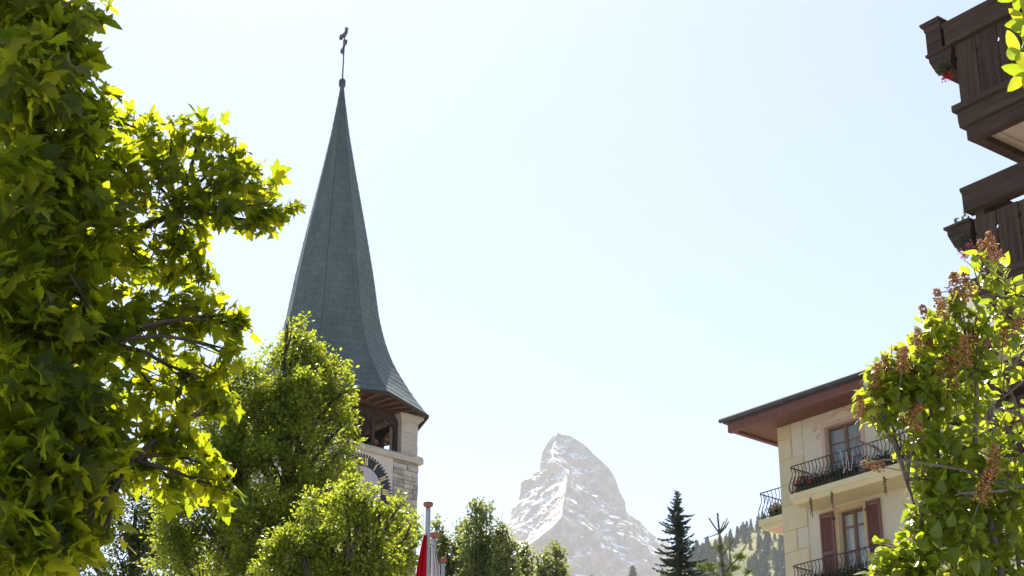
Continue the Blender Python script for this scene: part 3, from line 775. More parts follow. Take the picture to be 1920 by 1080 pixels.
        if not side:
            run((u0 + 0.08, -q, z_top), (u1 - 0.08, -q, z_top), (0, -1))
            run((u0 + 0.08, -0.06, z_top), (u0 + 0.08, -q, z_top), (-1, 0)); run((u1 - 0.08, -0.06, z_top), (u1 - 0.08, -q, z_top), (1, 0))
        else:
            run((-q, y0 + 0.08, z_top), (-q, y1 - 0.08, z_top), (-1, 0)); run((-0.06, y0 + 0.08, z_top), (-q, y0 + 0.08, z_top), (0, -1))
    balcony(1.12, 8.6, z_up, 1.0)
    balcony(0.95, 4.0, z_lo, 0.95)
    balcony(0, 0, z_up, 1.15, side=True, y0=0.25, y1=5.2)
    MB().box(5.35, 5.83, -0.06, -0.02, z_lo + 0.75, 15.9).build('shutter', M['shutter'], t)
    W = t.matrix_world if False else Matrix.Translation(t.location) @ Matrix.Rotation(R(-49.2), 4, 'Z')
    # flower boxes standing on the balconies, and what hangs from them
    def flower_box(u, v, z, ln, label, petals, seed, along='u', trail=(), group=None):
        r_ = np.random.default_rng(seed)
        p = W @ Vector((u, v, z))
        b = thing('flower_box', label, 'flower box', p, R(-49.2) + (0 if along == 'u' else R(90)), group)
        MB().prism([(-0.11, 0.0), (0.11, 0.0), (0.14, 0.2), (-0.14, 0.2)], 'x', -ln / 2, ln / 2).build('box', M['planter'], b)
        n = int(1500 * ln)
        pos = np.stack([r_.uniform(-ln/2, ln/2, n), r_.normal(-0.04, 0.12, n), 0.2 + np.abs(r_.normal(0, 0.15, n)) * (0.5 + 0.5 * np.sin(np.linspace(0, 40, n)) ** 2) - 0.16 * (r_.random(n) < 0.35)], 1)
        fr = frames(norm(r_.normal(size=(n, 3)) + [0, -0.4, 0.3]), norm(r_.normal(size=(n, 3)) * 0.7 + [0, 0, 1]))
        tag(link('foliage', leaf_mesh('foliage', *DIAM, pos, fr, r_.uniform(0.05, 0.09, n), M['gfoliage']), b), kind='stuff')
        for c in petals:
            k = int(16 * ln); cen = np.stack([r_.uniform(-ln/2, ln/2, k), r_.normal(-0.06, 0.10, k), 0.33 + r_.normal(0, 0.07, k)], 1)
            for ci in range(k):
                m_ = 14; pp = cen[ci] + r_.normal(0, 0.025, (m_, 3))
                fr = frames(norm(r_.normal(size=(m_, 3))), norm(r_.normal(size=(m_, 3))))
                link('blossom', leaf_mesh('blossom', *DIAM, pp, fr, r_.uniform(0.035, 0.055, m_), M[c]), b)
        for x, l in trail:
            tv = MB(); tv.tube([(x, -0.16, 0.2), (x + 0.01, -0.24, 0.05), (x, -0.24, -l * 0.5), (x + 0.03, -0.23, -l)], [0.012, 0.03, 0.035, 0.006], 5)
            tr = tv.build('trailing_stem', M['vine'], b)
            k = 60; pp = np.stack([x + r_.normal(0, 0.025, k), -0.24 + r_.normal(0, 0.025, k), -r_.random(k) * l * 0.9], 1)
            link('trailing_leaves', leaf_mesh('trailing_leaves', *DIAM, pp, frames(norm(r_.normal(size=(k, 3)) + [0, 0, -1.2]), norm(r_.normal(size=(k, 3)))), r_.uniform(0.03, 0.06, k), M['gfoliage']), tr)
    flower_box(1.75, -0.68, z_up, 1.05, 'flower box with red and pink geraniums at the upper balcony end by the quoins', ['red_petal', 'pink_petal'], 1, trail=[(0.05, 0.8)])
    flower_box(2.85, -0.68, z_up, 1.0, 'flower box with sparse pink geraniums in front of the upper french door', ['pink_petal'], 2, trail=[(-0.3, 0.75)])
    flower_box(4.25, -0.68, z_up, 1.2, 'flower box of green leaves beside the lilac on the upper balcony', [], 3, trail=[(0.1, 0.75)])
    flower_box(1.75, -0.64, z_lo, 1.1, 'flower box crowded with dark red geraniums on the lower balcony near the quoins', ['red_petal', 'pink_petal'], 4)
    flower_box(2.95, -0.64, z_lo, 1.0, 'flower box with white and red geraniums below the shuttered french door', ['white_petal', 'red_petal'], 5, trail=[(0.0, 0.4)])
    flower_box(-0.62, 0.62, z_up, 0.62, 'short planter with pink flowers on the side balcony past the house corner', ['pink_petal', 'red_petal'], 6)
    flower_box(-0.66, 1.5, z_up, 0.9, 'planter with pale green leaves deeper on the side balcony behind the corner', ['pink_petal'], 7, along='v')
    for (u, z, s_, lb) in ((3.05, z_up, 5, 'white string of lights hanging on the upper balcony rail'), (3.55, z_lo, 8, 'white string of lights looped at the end of the lower balcony rail')):
        r2 = random.Random(s_); p = W @ Vector((u, -1.05, z))
        l = thing('light_string', lb, 'string lights', p, R(-49.2))
        pts = [(0.35 * j / 9 + r2.uniform(-0.03, 0.03), -0.02 + r2.uniform(-0.02, 0.02), 0.78 - 0.62 * abs(math.sin(j * 0.55))) for j in range(12)]
        MB().tube(pts, 0.005, 5).build('wire', M['wire'], l)
        bl = MB()
        for j, q in enumerate(pts): bl.lathe([(0.004, q[2] - 0.03), (0.016, q[2] - 0.015), (0.004, q[2] + 0.005)], 6, (q[0], q[1]))
        bl.build('bulbs', M['wire'], l)
gm_, gn_, gb_ = nt('window_glass')
gb_.inputs["Base Color"].default_value = (0.9, 0.95, 0.95, 1); gb_.inputs["Roughness"].default_value = 0.03
gb_.inputs["Transmission Weight"].default_value = 0.0; gb_.inputs["Alpha"].default_value = 0.14; gb_.inputs["Specular IOR Level"].default_value = 0.5
GLASS = gm_
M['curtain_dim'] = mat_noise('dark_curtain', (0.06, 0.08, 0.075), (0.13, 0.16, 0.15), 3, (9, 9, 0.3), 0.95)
build_house()

# ------------------------------------------------------------------ the timber chalet
def build_chalet():
    Yk = 22.0; ang = -51.5
    c = at(1814, 263, Yk)
    t = thing('timber_chalet', 'dark timber chalet with boarded balconies over a pale pink soffit', 'house', (c.x, Yk, 0), R(ang))
    LEN, DEP, P_ = 7.5, 9.0, 1.55
    z_hi = c.z
    MB().box(P_, LEN, P_, DEP, 0, z_hi + 3.1).build('wall', M['pink_soffit'], t)
    rf = MB(); zr = z_hi + 3.1
    rf.prism([(-0.9, zr - 0.15), (DEP / 2 + 0.5, zr + 2.6), (DEP + 1.2, zr - 0.15), (DEP + 1.2, zr + 0.1), (DEP / 2 + 0.5, zr + 2.85), (-0.9, zr + 0.1)], 'x', -0.2, LEN + 1)
    rf.build('roof', M['roof_tile'], t)
    r_ = random.Random(9)
    for lv, zb in enumerate((z_hi, z_hi - 2.62, z_hi - 5.24)):
        # floor: pale soffit panel with a border inside a frame of two stepped beams
        f = MB().box(0.16, LEN, 0.16, P_ + 0.02, zb + 0.13, zb + 0.20); f.box(0.16, P_ + 0.02, P_ + 0.023, DEP, zb + 0.13, zb + 0.20)
        b = f.build('balcony', M['pink_soffit'], t)
        bo = MB().box(0.161, LEN, 0.161, 0.30, zb + 0.10, zb + 0.129); bo.box(0.161, 0.30, 0.303, DEP, zb + 0.101, zb + 0.1292)
        bo.build('soffit_border', M['cream_border'], b)
        fb = MB().box(0.0, LEN, 0.0, 0.16, zb, zb + 0.20)
        fb.prism([(-0.05, zb + 0.203), (0.15, zb + 0.203), (0.15, zb + 0.44), (-0.07, zb + 0.44), (-0.07, zb + 0.30)], 'x', -0.07, LEN)
        fb.prism([(-0.12, zb + 0.443), (0.14, zb + 0.443), (0.14, zb + 0.54), (-0.12, zb + 0.54)], 'x', -0.12, LEN)
        fb.build('front_beam', M['beam_wood'], b)
        sb = MB().box(0.003, 0.163, 0.163, DEP, zb + 0.002, zb + 0.20); sb.box(-0.05, 0.15, 0.153, DEP, zb + 0.203, zb + 0.438); sb.box(-0.10, 0.14, 0.143, DEP, zb + 0.442, zb + 0.538)
        sb.build('side_beam', M['beam_wood'], b)
        # boards with a scalloped foot and a cut line of ornament
        bw = 0.36; hb = 0.95 if lv == 0 else 0.86
        z0 = zb + 0.55
        x = -0.02; k = 0
        def board(nm, x0, w, side):
            z1 = z0 + hb + r_.uniform(-0.008, 0.008); zz = z0 + r_.uniform(0.0, 0.012)
            n_ = 8; poly = [(x0 + 0.008 + (w - 0.016) * i / n_, zz + 0.022 * abs(math.sin(math.pi * i / 4))) for i in range(n_ + 1)]
            poly += [(x0 + w - 0.008, zz + hb * 0.42), (x0 + w - 0.030, zz + hb * 0.46), (x0 + w - 0.008, zz + hb * 0.50), (x0 + w - 0.008, zz + hb * 0.70), (x0 + w - 0.036, zz + hb * 0.74), (x0 + w - 0.008, zz + hb * 0.80), (x0 + w - 0.008, z1), (x0 + 0.008, z1),
                     (x0 + 0.008, zz + hb * 0.80), (x0 + 0.036, zz + hb * 0.74), (x0 + 0.008, zz + hb * 0.70), (x0 + 0.008, zz + hb * 0.50), (x0 + 0.030, zz + hb * 0.46), (x0 + 0.008, zz + hb * 0.42)]
            th = r_.uniform(0.0, 0.006)
            mb = MB().prism(poly, 'y', -0.035 - th, 0.0)
            if side: mb.v = [(y, x_, z) for x_, y, z in mb.v]; mb.f = [tuple(reversed(q)) for q in mb.f]
            mb.build(nm, M['old_wood'], b)
        while x < 5.6: board('board', x, bw, False); x += bw
        y = 0.02
        while y < 6: board('board', y, bw, True); y += bw
        # hand rail: heavy beam carried above the boards on posts
        zr_ = z0 + hb + (0.02 if lv == 0 else 0.13)
        hr = MB().prism([(-0.10, zr_), (0.10, zr_), (0.10, zr_ + 0.26), (0.13, zr_ + 0.30), (0.13, zr_ + 0.34), (-0.14, zr_ + 0.34), (-0.14, zr_ + 0.30), (-0.10, zr_ + 0.26)], 'x', -0.12, LEN)
        hr.build('hand_rail', M['beam_wood'], b)
        hs = MB().prism([(-0.09, zr_ + 0.01), (0.09, zr_ + 0.01), (0.09, zr_ + 0.25), (0.12, zr_ + 0.31), (-0.12, zr_ + 0.31), (-0.09, zr_ + 0.25)], 'y', 0.135, DEP)
        hs.build('hand_rail', M['beam_wood'], b)
        for x in (0.06, 1.85, 3.7, 5.5): MB().box(x - 0.07, x + 0.07, 0.003, 0.14, z0 - 0.005, zr_ + 0.005).build('post', M['beam_wood'], b)
        for y in (1.9, 3.8): MB().box(0.003, 0.14, y - 0.07, y + 0.07, z0 - 0.005, zr_ + 0.005).build('post', M['beam_wood'], b)
        # trough hung outside the side parapet
        if lv < 2:
            W = Matrix.Translation(t.location) @ Matrix.Rotation(R(ang), 4, 'Z')
            p = W @ Vector((-0.26, 0.25, z0 + hb - 0.30))
            tr = thing('flower_trough', ('dark wooden flower trough with red flowers on the higher chalet balcony', 'dark wooden flower trough with pink flowers on the lower chalet balcony')[lv], 'flower trough', p, R(ang))
            q = MB().prism([(-0.10, 0.0), (0.14, 0.0), (0.20, 0.30), (-0.20, 0.30), (-0.20, 0.22)], 'y', -0.30, 1.9); q.build('trough', M['beam_wood'], tr)
            q = MB().box(-0.235, 0.20, -0.33, 1.93, 0.301, 0.34); q.build('rim', M['beam_wood'], tr)
            if lv == 0:
                MB().prism([(-0.215, 0.343), (0.05, 0.343), (0.05, 0.80), (-0.24, 0.80), (-0.24, 0.74), (-0.215, 0.70)], 'y', -0.30, 1.9).build('upper_box', M['beam_wood'], tr)
                MB().prism([(-0.30, 0.87), (-0.27, 0.803), (0.05, 0.803), (0.05, 0.87)], 'y', -0.32, 1.9).build('cover_board', M['beam_wood'], tr)
            rg = np.random.default_rng(70 + lv)
            for j in range(9):
                m_ = 16; cen = np.array([rg.uniform(-0.02, 0.16), -0.30 + rg.uniform(-0.05, 0.10), -0.02 - rg.random() * 0.14]); pp = cen + rg.normal(0, 0.022, (m_, 3))
                link('blossom', leaf_mesh('blossom', *DIAM, pp, frames(norm(rg.normal(size=(m_, 3))), norm(rg.normal(size=(m_, 3)))), rg.uniform(0.03, 0.05, m_), M['red_petal' if lv == 0 else 'pink_petal']), tr)
            k = 260; pp = np.stack([rg.uniform(-0.15, 0.17, k), rg.uniform(-0.3, 1.9, k), 0.36 + np.abs(rg.normal(0, 0.05, k))], 1)
            k2 = 70; pp = np.concatenate([pp, np.stack([rg.uniform(-0.02, 0.16, k2), rg.uniform(-0.38, -0.28, k2), rg.uniform(-0.12, 0.1, k2)], 1)]); k += k2
            tag(link('foliage', leaf_mesh('foliage', *DIAM, pp, frames(norm(rg.normal(size=(k, 3))), norm(rg.normal(size=(k, 3)))), rg.uniform(0.04, 0.07, k), M['gfoliage']), tr), kind='stuff')
build_chalet()

# ------------------------------------------------------------------ flag poles and flags
def build_flags():
    specs = [(803, 943, 19.0, 0.026, 'tallest metal flagpole with red cap carrying the red flag'),
             (814, 1000, 20.0, 0.026, 'middle metal flagpole with red cap carrying the white flag'),
             (831, 1047, 21.3, 0.022, 'lowest flagpole with red cap in front of the leafy trees')]
    for i, (px, py, Y, r, lb) in enumerate(specs):
        top = at(px, py, Y); h = top.z
        t = thing('flagpole', lb, 'flagpole', (top.x, Y, 0), 0, 'flagpoles before the church')
        MB().lathe([(r * 1.5, 0), (r * 1.35, h * 0.4), (r * 1.05, h - 0.1), (r, h - 0.06)], 14).build('pole', M['pole'], t, True)
        MB().lathe([(r * 1.1, h - 0.05), (r * 1.9, h - 0.035), (r * 2.1, h - 0.015), (r * 2.0, h), (r * 1.0, h + 0.008)], 18).build('cap', M['pole_cap'], t)
        hy = MB().tube([(-r - 0.02, 0, h - 0.06), (-r - 0.018, 0.01, h - 1.2), (-r - 0.015, 0, 1.2)], 0.003, 5); hy.build('halyard', M['wire'], t)
    def flag(px, py, Y, name, label, mat, sgn, w, ln, seed):
        p = at(px, py, Y); o = thing('flag', label, 'flag', p)
        mb = MB(); nu, nv = 26, 22
        for j in range(nv):
            z = -ln * j / (nv - 1); spread = w * (0.10 + 0.90 * (j / (nv - 1)) ** 0.8)
            for i in range(nu):
                u = i / (nu - 1)
                mb.v.append((sgn * u * spread, (0.015 + 0.06 * j / nv) * math.sin(u * 15 + seed + 1.3 * j / nv) * (0.3 + u), z - 0.25 * u * (j / nv)))
        for j in range(nv - 1):
            for i in range(nu - 1): mb.f.append((j*nu+i, j*nu+i+1, (j+1)*nu+i+1, (j+1)*nu+i))
        c = mb.build('cloth', mat, o, True)
        md = c.modifiers.new('thickness', 'SOLIDIFY'); md.thickness = 0.004
    flag(800, 1003, 18.95, 'flag', 'red flag hanging in folds from the tallest pole', M['flag_red'], -1, 0.26, 1.5, 0.4)
    flag(809, 1022, 19.93, 'flag', 'white flag hanging in folds from the middle pole', M['flag_white'], 1, 0.30, 1.5, 2.0)
build_flags()

# ------------------------------------------------------------------ broadleaf trees behind
def spray_tree(name, label, cat, trunk_px, Y, boughs, leaf, dens, mat, seed, yscale=1.15, per=16, group=None, sprig=0.30):
    """boughs: (px, py, radius in px) read at distance Y, each a clump of leafy sprays"""
    global rng
    rng = np.random.default_rng(seed)
    b0 = at(trunk_px, 1080, Y)
    t = thing(name, label, cat, (b0.x, Y, 0), 0, group)
    base = np.array([b0.x, Y, 0.0])
    r_ = random.Random(seed)
    cs, P_, O_, S_ = [], [], [], []
    for bi, b in enumerate(boughs):
        px, py, rp = b[:3]; Yb = Y + (b[3] if len(b) > 3 else r_.uniform(-0.6, 0.6)); dm = b[4] if len(b) > 4 else 1.0
        c = np.array(at(px, py, Yb)); rad = rp / ppm(py, Yb); cs.append((c, rad))
        n = max(4, int(dens * dm * rp * rp / per))
        k = max(4, int(rp / 5)); td = norm(rng.normal(size=(k, 3)) + [0, 0, 0.25]); tc_ = td * rng.uniform(0.45, 0.85, (k, 1))
        w = rng.integers(0, k, n); d = ball(n); d2 = tc_[w] + d * np.array([0.36, 0.36, 0.24])
        core = rng.random(n) < 0.18; d2[core] = d[core] * 0.7
        cen = c + d2 * rad * np.array([1, yscale, 0.95])
        out = norm(d2 + d * 0.5 + np.array([0, 0, 0.35]) + rng.normal(size=(n, 3)) * 0.3)
        ln = sprig * rng.uniform(0.6, 1.4, (n, 1, 1))
        tt = rng.random((n, per, 1))
        q = cen[:, None, :] + out[:, None, :] * tt * ln + rng.normal(size=(n, per, 3)) * leaf * 0.75
        P_.append(q.reshape(-1, 3)); O_.append(np.repeat(out, per, 0)); S_.append(rng.uniform(0.7, 1.2, n * per) * leaf)
    P_, O_, S_ = np.concatenate(P_), np.concatenate(O_), np.concatenate(S_)
    fr = leaf_frames(O_, rng.uniform(0.0, 0.7, len(P_)), 0.55, 0.55)
    tag(link('crown', leaf_mesh('crown', *DIAM, P_ - base, fr, S_, mat), t), kind='stuff')
    top = max(c[2] for c, _ in cs)
    cx = np.mean([c[0] for c, _ in cs]); th = top * 0.93
    tp = [(0, 0, 0), (0.05, 0.05, th * 0.3), (0.4 * (cx - b0.x), 0, th * 0.6), (0.7 * (cx - b0.x), 0.05, th)]
    MB().tube(tp, [0.30, 0.24, 0.16, 0.03], 10).build('trunk', M['bark'], t, True)
    for i, (c, rad) in enumerate(cs):
        e = Vector(c - base); zt = max(1.5, e.z - 0.9 * math.hypot(e.x, e.y) - 0.6); zt = min(zt, th * 0.92)
        k = zt / th; bx = 0.55 * (cx - b0.x) * k
        pts, rd = limb((bx, 0, zt), e, 0.05, 0.012, 0.05, 7, seed * 31 + i)
        br = MB().tube(pts, rd, 6).build('limb', M['bark'], t, True)
        tw = MB()
        for j in range(7):
            d = norm(rng.normal(size=(1, 3)) + [[0, 0, 0.3]])[0]
            p2, r2 = limb(pts[4 + j % 3], e + Vector(d * rad * 0.85), 0.014, 0.004, 0.04, 5, seed * 77 + i * 9 + j); tw.tube(p2, r2, 4)
        tw.build('twigs', M['bark'], br)
    return t
T1 = [(540, 612, 9), (560, 618, 12), (552, 635, 18), (572, 655, 26), (525, 665, 18), (535, 690, 32), (600, 680, 26), (590, 720, 42), (632, 700, 20), (645, 735, 18), (560, 750, 48), (618, 755, 34), (498, 712, 28), (510, 760, 40), (640, 765, 16), (470, 790, 48), (415, 745, 36), (455, 705, 30), (430, 770, 42), (640, 800, 22), (655, 830, 14), (400, 810, 56), (375, 880, 58), (345, 960, 56), (325, 1045, 60), (545, 805, 60), (612, 808, 34), (440, 860, 58), (520, 880, 66), (590, 860, 44), (632, 850, 18), (638, 885, 24), (652, 905, 14), (560, 960, 60), (520, 1030, 70), (430, 940, 62), (590, 930, 50), (480, 990, 80), (400, 1040, 80), (500, 1130, 110), (600, 1130, 90), (450, 1230, 110), (560, 1260, 110)]
spray_tree('broadleaf_tree', 'tall yellow-green broadleaf tree rising in front of the church clock', 'tree', 540, 26.0, T1, 0.066, 0.80, M['tree_a'], 21, sprig=0.17)
T2 = [(620, 925, 20), (650, 930, 20), (680, 940, 22), (600, 965, 38), (712, 965, 18), (745, 955, 14), (770, 985, 16), (650, 975, 42), (735, 995, 28), (690, 1000, 36), (620, 1030, 50), (700, 1050, 44), (745, 1050, 30), (775, 1025, 16), (560, 1040, 50), (520, 1085, 60), (640, 1100, 66), (735, 1110, 46), (600, 1190, 90), (690, 1200, 80)]
spray_tree('broadleaf_tree', 'lower bright broadleaf tree beside the flagpoles, hiding the tower base', 'tree', 650, 22.0, T2, 0.058, 0.80, M['tree_b'], 22, sprig=0.15)
T3 = [(215, 945, 45, 0, .7), (265, 985, 55, 0, .7), (300, 930, 45, 0, .7), (230, 1050, 60, 0, .8), (330, 1075, 70), (160, 1010, 60), (400, 1080, 60, 0, .8), (120, 1080, 70), (285, 1010, 55), (250, 1150, 100), (380, 1180, 100), (60, 1000, 70), (90, 920, 70), (180, 880, 60), (300, 870, 50, 0, .7)]
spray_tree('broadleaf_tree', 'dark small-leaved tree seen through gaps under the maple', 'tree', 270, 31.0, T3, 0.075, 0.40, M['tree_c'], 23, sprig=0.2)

def column_tree(label, Y, spires, seed):
    """upright crown built from leafy spires: (px of tip, py of tip, half width in px at 100 px below the tip)"""
    global rng
    rng = np.random.default_rng(seed); r_ = random.Random(seed)
    mid = sum(s[0] for s in spires) / len(spires); b0 = at(mid, 1080, Y)
    t = thing('columnar_tree', label, 'tree', (b0.x, Y, 0), 0, 'narrow upright trees by the flagpoles')
    base = np.array([b0.x, Y, 0.0]); P_, O_ = [], []
    for si, (px, py, hw) in enumerate(spires):
        tip = np.array(at(px, py, Y + r_.uniform(-0.8, 0.8))); w = hw / 128.0
        H = 5.5; n = int(125 * H * (0.6 + hw / 40))
        h = H * rng.random(n) ** 0.72; a = rng.random(n) * 6.283
        lump = 0.72 + 0.40 * np.sin(h * 5.1 + si * 2 + 1.7 * np.sin(a + si)) * np.cos(a * 2 + h * 2.2)
        rr = (0.03 + w * h * (1 - 0.05 * h)) * lump * rng.random(n) ** 0.45
        d = np.stack([np.cos(a), np.sin(a), np.zeros(n)], 1)
        cen = tip + d * rr[:, None] - np.array([0, 0, 1]) * h[:, None]
        out = norm(d * 0.6 + np.array([0, 0, 0.9]) + rng.normal(size=(n, 3)) * 0.3)
        per = 7
        q = cen[:, None, :] + out[:, None, :] * rng.random((n, per, 1)) * 0.2 + rng.normal(size=(n, per, 3)) * 0.045
        P_.append(q.reshape(-1, 3)); O_.append(np.repeat(out, per, 0))
        pts = [Vector(base * 0), Vector((0, 0, 3 + si * 0.4)), Vector(tip - base) - Vector((0, 0, 4)), Vector(tip - base) - Vector((0, 0, 0.1))]
        MB().tube(pts, [0.2, 0.15, 0.06, 0.008], 7).build('trunk', M['bark'], t, True)
    P_, O_ = np.concatenate(P_), np.concatenate(O_)
    fr = leaf_frames(O_, rng.uniform(0, 0.6, len(P_)), 0.5, 0.6)
    tag(link('crown', leaf_mesh('crown', *DIAM, P_ - base, fr, rng.uniform(0.07, 0.115, len(P_)), M['column']), t), kind='stuff')
column_tree('upright leafy tree directly beside the middle flagpole', 46, [(820, 978, 26), (834, 1000, 26), (806, 1015, 28)], 31)
column_tree('tallest upright leafy tree with forked tip below the mountain', 45, [(893, 940, 24), (912, 952, 24), (879, 975, 26), (866, 982, 24), (900, 1000, 40), (856, 1020, 30)], 32)
column_tree('broad upright leafy tree touching the sunlit foot of the mountain', 44, [(937, 984, 30), (955, 1010, 34), (925, 1010, 30), (940, 1030, 44)], 33)
column_tree('small upright leafy tree between its taller neighbours', 46, [(985, 1027, 30), (976, 1045, 30)], 34)
column_tree('low upright leafy tree with two tips before the mountain slope', 47, [(1042, 1022, 34), (1020, 1035, 30), (1055, 1060, 34), (1005, 1065, 30)], 35)

# ------------------------------------------------------------------ conifers
def build_spruce():
    global rng
    rng = np.random.default_rng(41); r_ = random.Random(41)
    Y = 88.0; tip = at(1269, 918, Y); H = tip.z
    t = thing('spruce_tree', 'dark blue-green spruce with pointed top left of the cream house', 'tree', (tip.x, Y, 0))
    MB().tube([(0, 0, 0), (0.05, 0, H * 0.5), (0, 0, H - 1.5), (0, 0, H)], [0.45, 0.28, 0.06, 0.012], 8).build('trunk', M['bark'], t, True)
    br = MB(); P_, D_, L_ = [], [], []
    h = 0.16
    while h < 11:
        reach = 0.05 + 0.31 * h if h < 5 else 1.60 + 0.10 * (h - 5)
        nb = r_.choice((4, 5, 6)) if h < 5 else 8
        for i in range(nb):
            a = 6.283 * (i + r_.random() * 0.7) / nb; ln = reach * r_.uniform(0.4, 1.3)
            if h < 2.4 and r_.random() < 0.07: ln *= 1.5
            rise = (0.55 - 0.16 * h if h < 4 else -0.12) + r_.uniform(-0.25, 0.25)
            d = Vector((math.cos(a), math.sin(a), 0)); pts = []
            for k in range(6):
                u = k / 5
                pts.append(Vector((0, 0, H - h)) + d * ln * u + Vector((0, 0, ln * (rise * u - 0.25 * u * u + 0.32 * u ** 3))))
            br.tube(pts, [0.018, 0.015, 0.012, 0.010, 0.007, 0.004], 4, False)
            m_ = int(14 + 105 * ln)
            u = rng.random(m_) ** 0.75
            q = np.array([np.array(pts[min(int(x * 5), 4)].lerp(pts[min(int(x * 5), 4) + 1], x * 5 - min(int(x * 5), 4))) for x in u])
            side = np.array([-d.y, d.x, 0.0]); sg = rng.choice([-1, 1], m_)[:, None]
            dirs = norm(np.array(d) * 0.7 + side * sg * rng.uniform(0.2, 1.1, (m_, 1)) + np.array([0, 0, 1]) * rng.normal(-0.10, 0.35, (m_, 1)))
            P_.append(q); D_.append(dirs); L_.append(rng.uniform(0.07, 0.20, m_) * (1.15 - 0.5 * u) * min(1, 0.45 + 0.4 * h))
        h += r_.uniform(0.10, 0.19) if h < 5 else 0.4
    tag(br.build('branches', M['bark'], t), kind='stuff')
    P_, D_, L_ = np.concatenate(P_), np.concatenate(D_), np.concatenate(L_)
    fr = frames(D_, norm(rng.normal(size=P_.shape)))
    tw = ([(-0.13, 0, 0), (0.13, 0, 0), (0.16, 0.55, 0), (0, 1.05, 0), (-0.16, 0.55, 0), (0, 0, -0.13), (0, 0, 0.13), (0, 0.55, 0.16), (0, 0.55, -0.16)], [(0, 1, 2), (0, 2, 4), (4, 2, 3), (5, 6, 7), (5, 7, 8), (8, 7, 3)])
    tag(link('needles', leaf_mesh('needles', *tw, P_, fr, L_, M['needle']), t), kind='stuff')
build_spruce()
def build_sapling():
    global rng
    rng = np.random.default_rng(43)
    Y = 25.0; b = at(1355, 1080, Y); top = at(1345, 963, Y)
    t = thing('young_conifer', 'thin young conifer with bare upright shoots before the hillside', 'tree', (b.x, Y, 0))
    o = Vector((b.x, Y, 0))
    def pt(px, py, dy=0.0): return at(px, py, Y + dy) - o
    stems = [([Vector((0, 0, 0)), Vector((0.02, 0, 4)), pt(1357, 1090), pt(1352, 1040), pt(1349, 1000), pt(1345, 962)], [0.07, 0.05, 0.026, 0.02, 0.016, 0.013], 'trunk'),
             ([pt(1357, 1088, .1), pt(1369, 1060, .2), pt(1367, 1005, .2)], [0.014, 0.010, 0.006], 'stem'),
             ([pt(1349, 1000), pt(1338, 985, -.05), pt(1329, 971, -.1)], [0.012, 0.011, 0.010], 'shoot'), ([pt(1349, 1000), pt(1358, 988, .08), pt(1363, 972, .12)], [0.012, 0.011, 0.010], 'shoot'),
             ([pt(1349, 999), pt(1354, 987, -.1), pt(1358, 977, -.15)], [0.010, 0.009, 0.008], 'shoot'), ([pt(1350, 1000), pt(1361, 988, -.1), pt(1366, 978, -.15)], [0.012, 0.010, 0.009], 'shoot'),
             ([pt(1349, 999), pt(1338, 1004, .1), pt(1319, 1010, .2)], [0.010, 0.007, 0.004], 'shoot'),
             ([pt(1357, 1075, -.1), pt(1385, 1045, -.2), pt(1403, 1014, -.3)], [0.010, 0.008, 0.004], 'stem'), ([pt(1353, 1045), pt(1366, 1026, -.1), pt(1376, 1012, -.15)], [0.008, 0.006, 0.004], 'stem'),
             ([pt(1356, 1085, .1), pt(1335, 1070, .15), pt(1312, 1060, .2)], [0.010, 0.007, 0.004], 'stem'), ([pt(1357, 1090), pt(1340, 1075, -.2), pt(1328, 1055, -.3)], [0.009, 0.006, 0.004], 'stem'),
             ([pt(1357, 1085), pt(1380, 1065, .15), pt(1392, 1042, .2)], [0.008, 0.006, 0.004], 'stem'), ([pt(1358, 1095), pt(1390, 1085, .15), pt(1412, 1066, .2)], [0.008, 0.006, 0.004], 'stem'),
             ([pt(1352, 1040), pt(1344, 1030, .1), pt(1334, 1026, .2)], [0.006, 0.005, 0.003], 'stem')]
    P_, D_, L_ = [], [], []
    for i, (pts, rd, nm) in enumerate(stems):
        MB().tube(pts, rd, 6).build(nm, M['needle_young'] if i else M['lilac_bark'], t, True)
        segs = list(zip(pts, pts[1:]))
        if i == 0: segs = segs[2:]
        for a, c in segs:
            ln = (c - a).length; m_ = int(330 * ln) if nm != 'shoot' else int(520 * ln)
            u = rng.random((m_, 1)); q = np.array(a) + (np.array(c) - np.array(a)) * u; ax = norm(np.array([c - a]))
            P_.append(q); D_.append(norm(ax * (0.9 if nm != 'shoot' else 1.6) + rng.normal(size=(m_, 3)) * 0.75)); L_.append(rng.uniform(0.018, 0.045, m_) * (0.6 if nm == 'shoot' else 1.15))
    for px, py, dy in ((1385, 1043, -.2), (1390, 1046, .2), (1350, 1027, 0), (1335, 1066, .15), (1315, 1063, .2), (1330, 1060, -.3), (1355, 1060, 0), (1378, 1066, .1), (1402, 1072, .2), (1345, 1085, 0), (1365, 1082, 0), (1325, 1085, .1), (1395, 1088, 0)):
        m_ = 150; c = np.array(pt(px, py, dy)); d = norm(rng.normal(size=(m_, 3)) + [0, 0, 0.3])
        P_.append(c + d * rng.uniform(0, 0.05, (m_, 1)) * [1.6, 1.6, 0.7]); D_.append(d); L_.append(rng.uniform(0.03, 0.06, m_))
    P_, D_, L_ = np.concatenate(P_), np.concatenate(D_), np.concatenate(L_)
    ned = ([(-0.09, 0, 0), (0.09, 0, 0), (0, 1, 0), (0, 0, -0.09), (0, 0, 0.09)], [(0, 1, 2), (3, 4, 2)])
    tag(link('needles', leaf_mesh('needles', *ned, P_, frames(D_, norm(rng.normal(size=P_.shape))), L_, M['needle_young']), t), kind='stuff')
build_sapling()
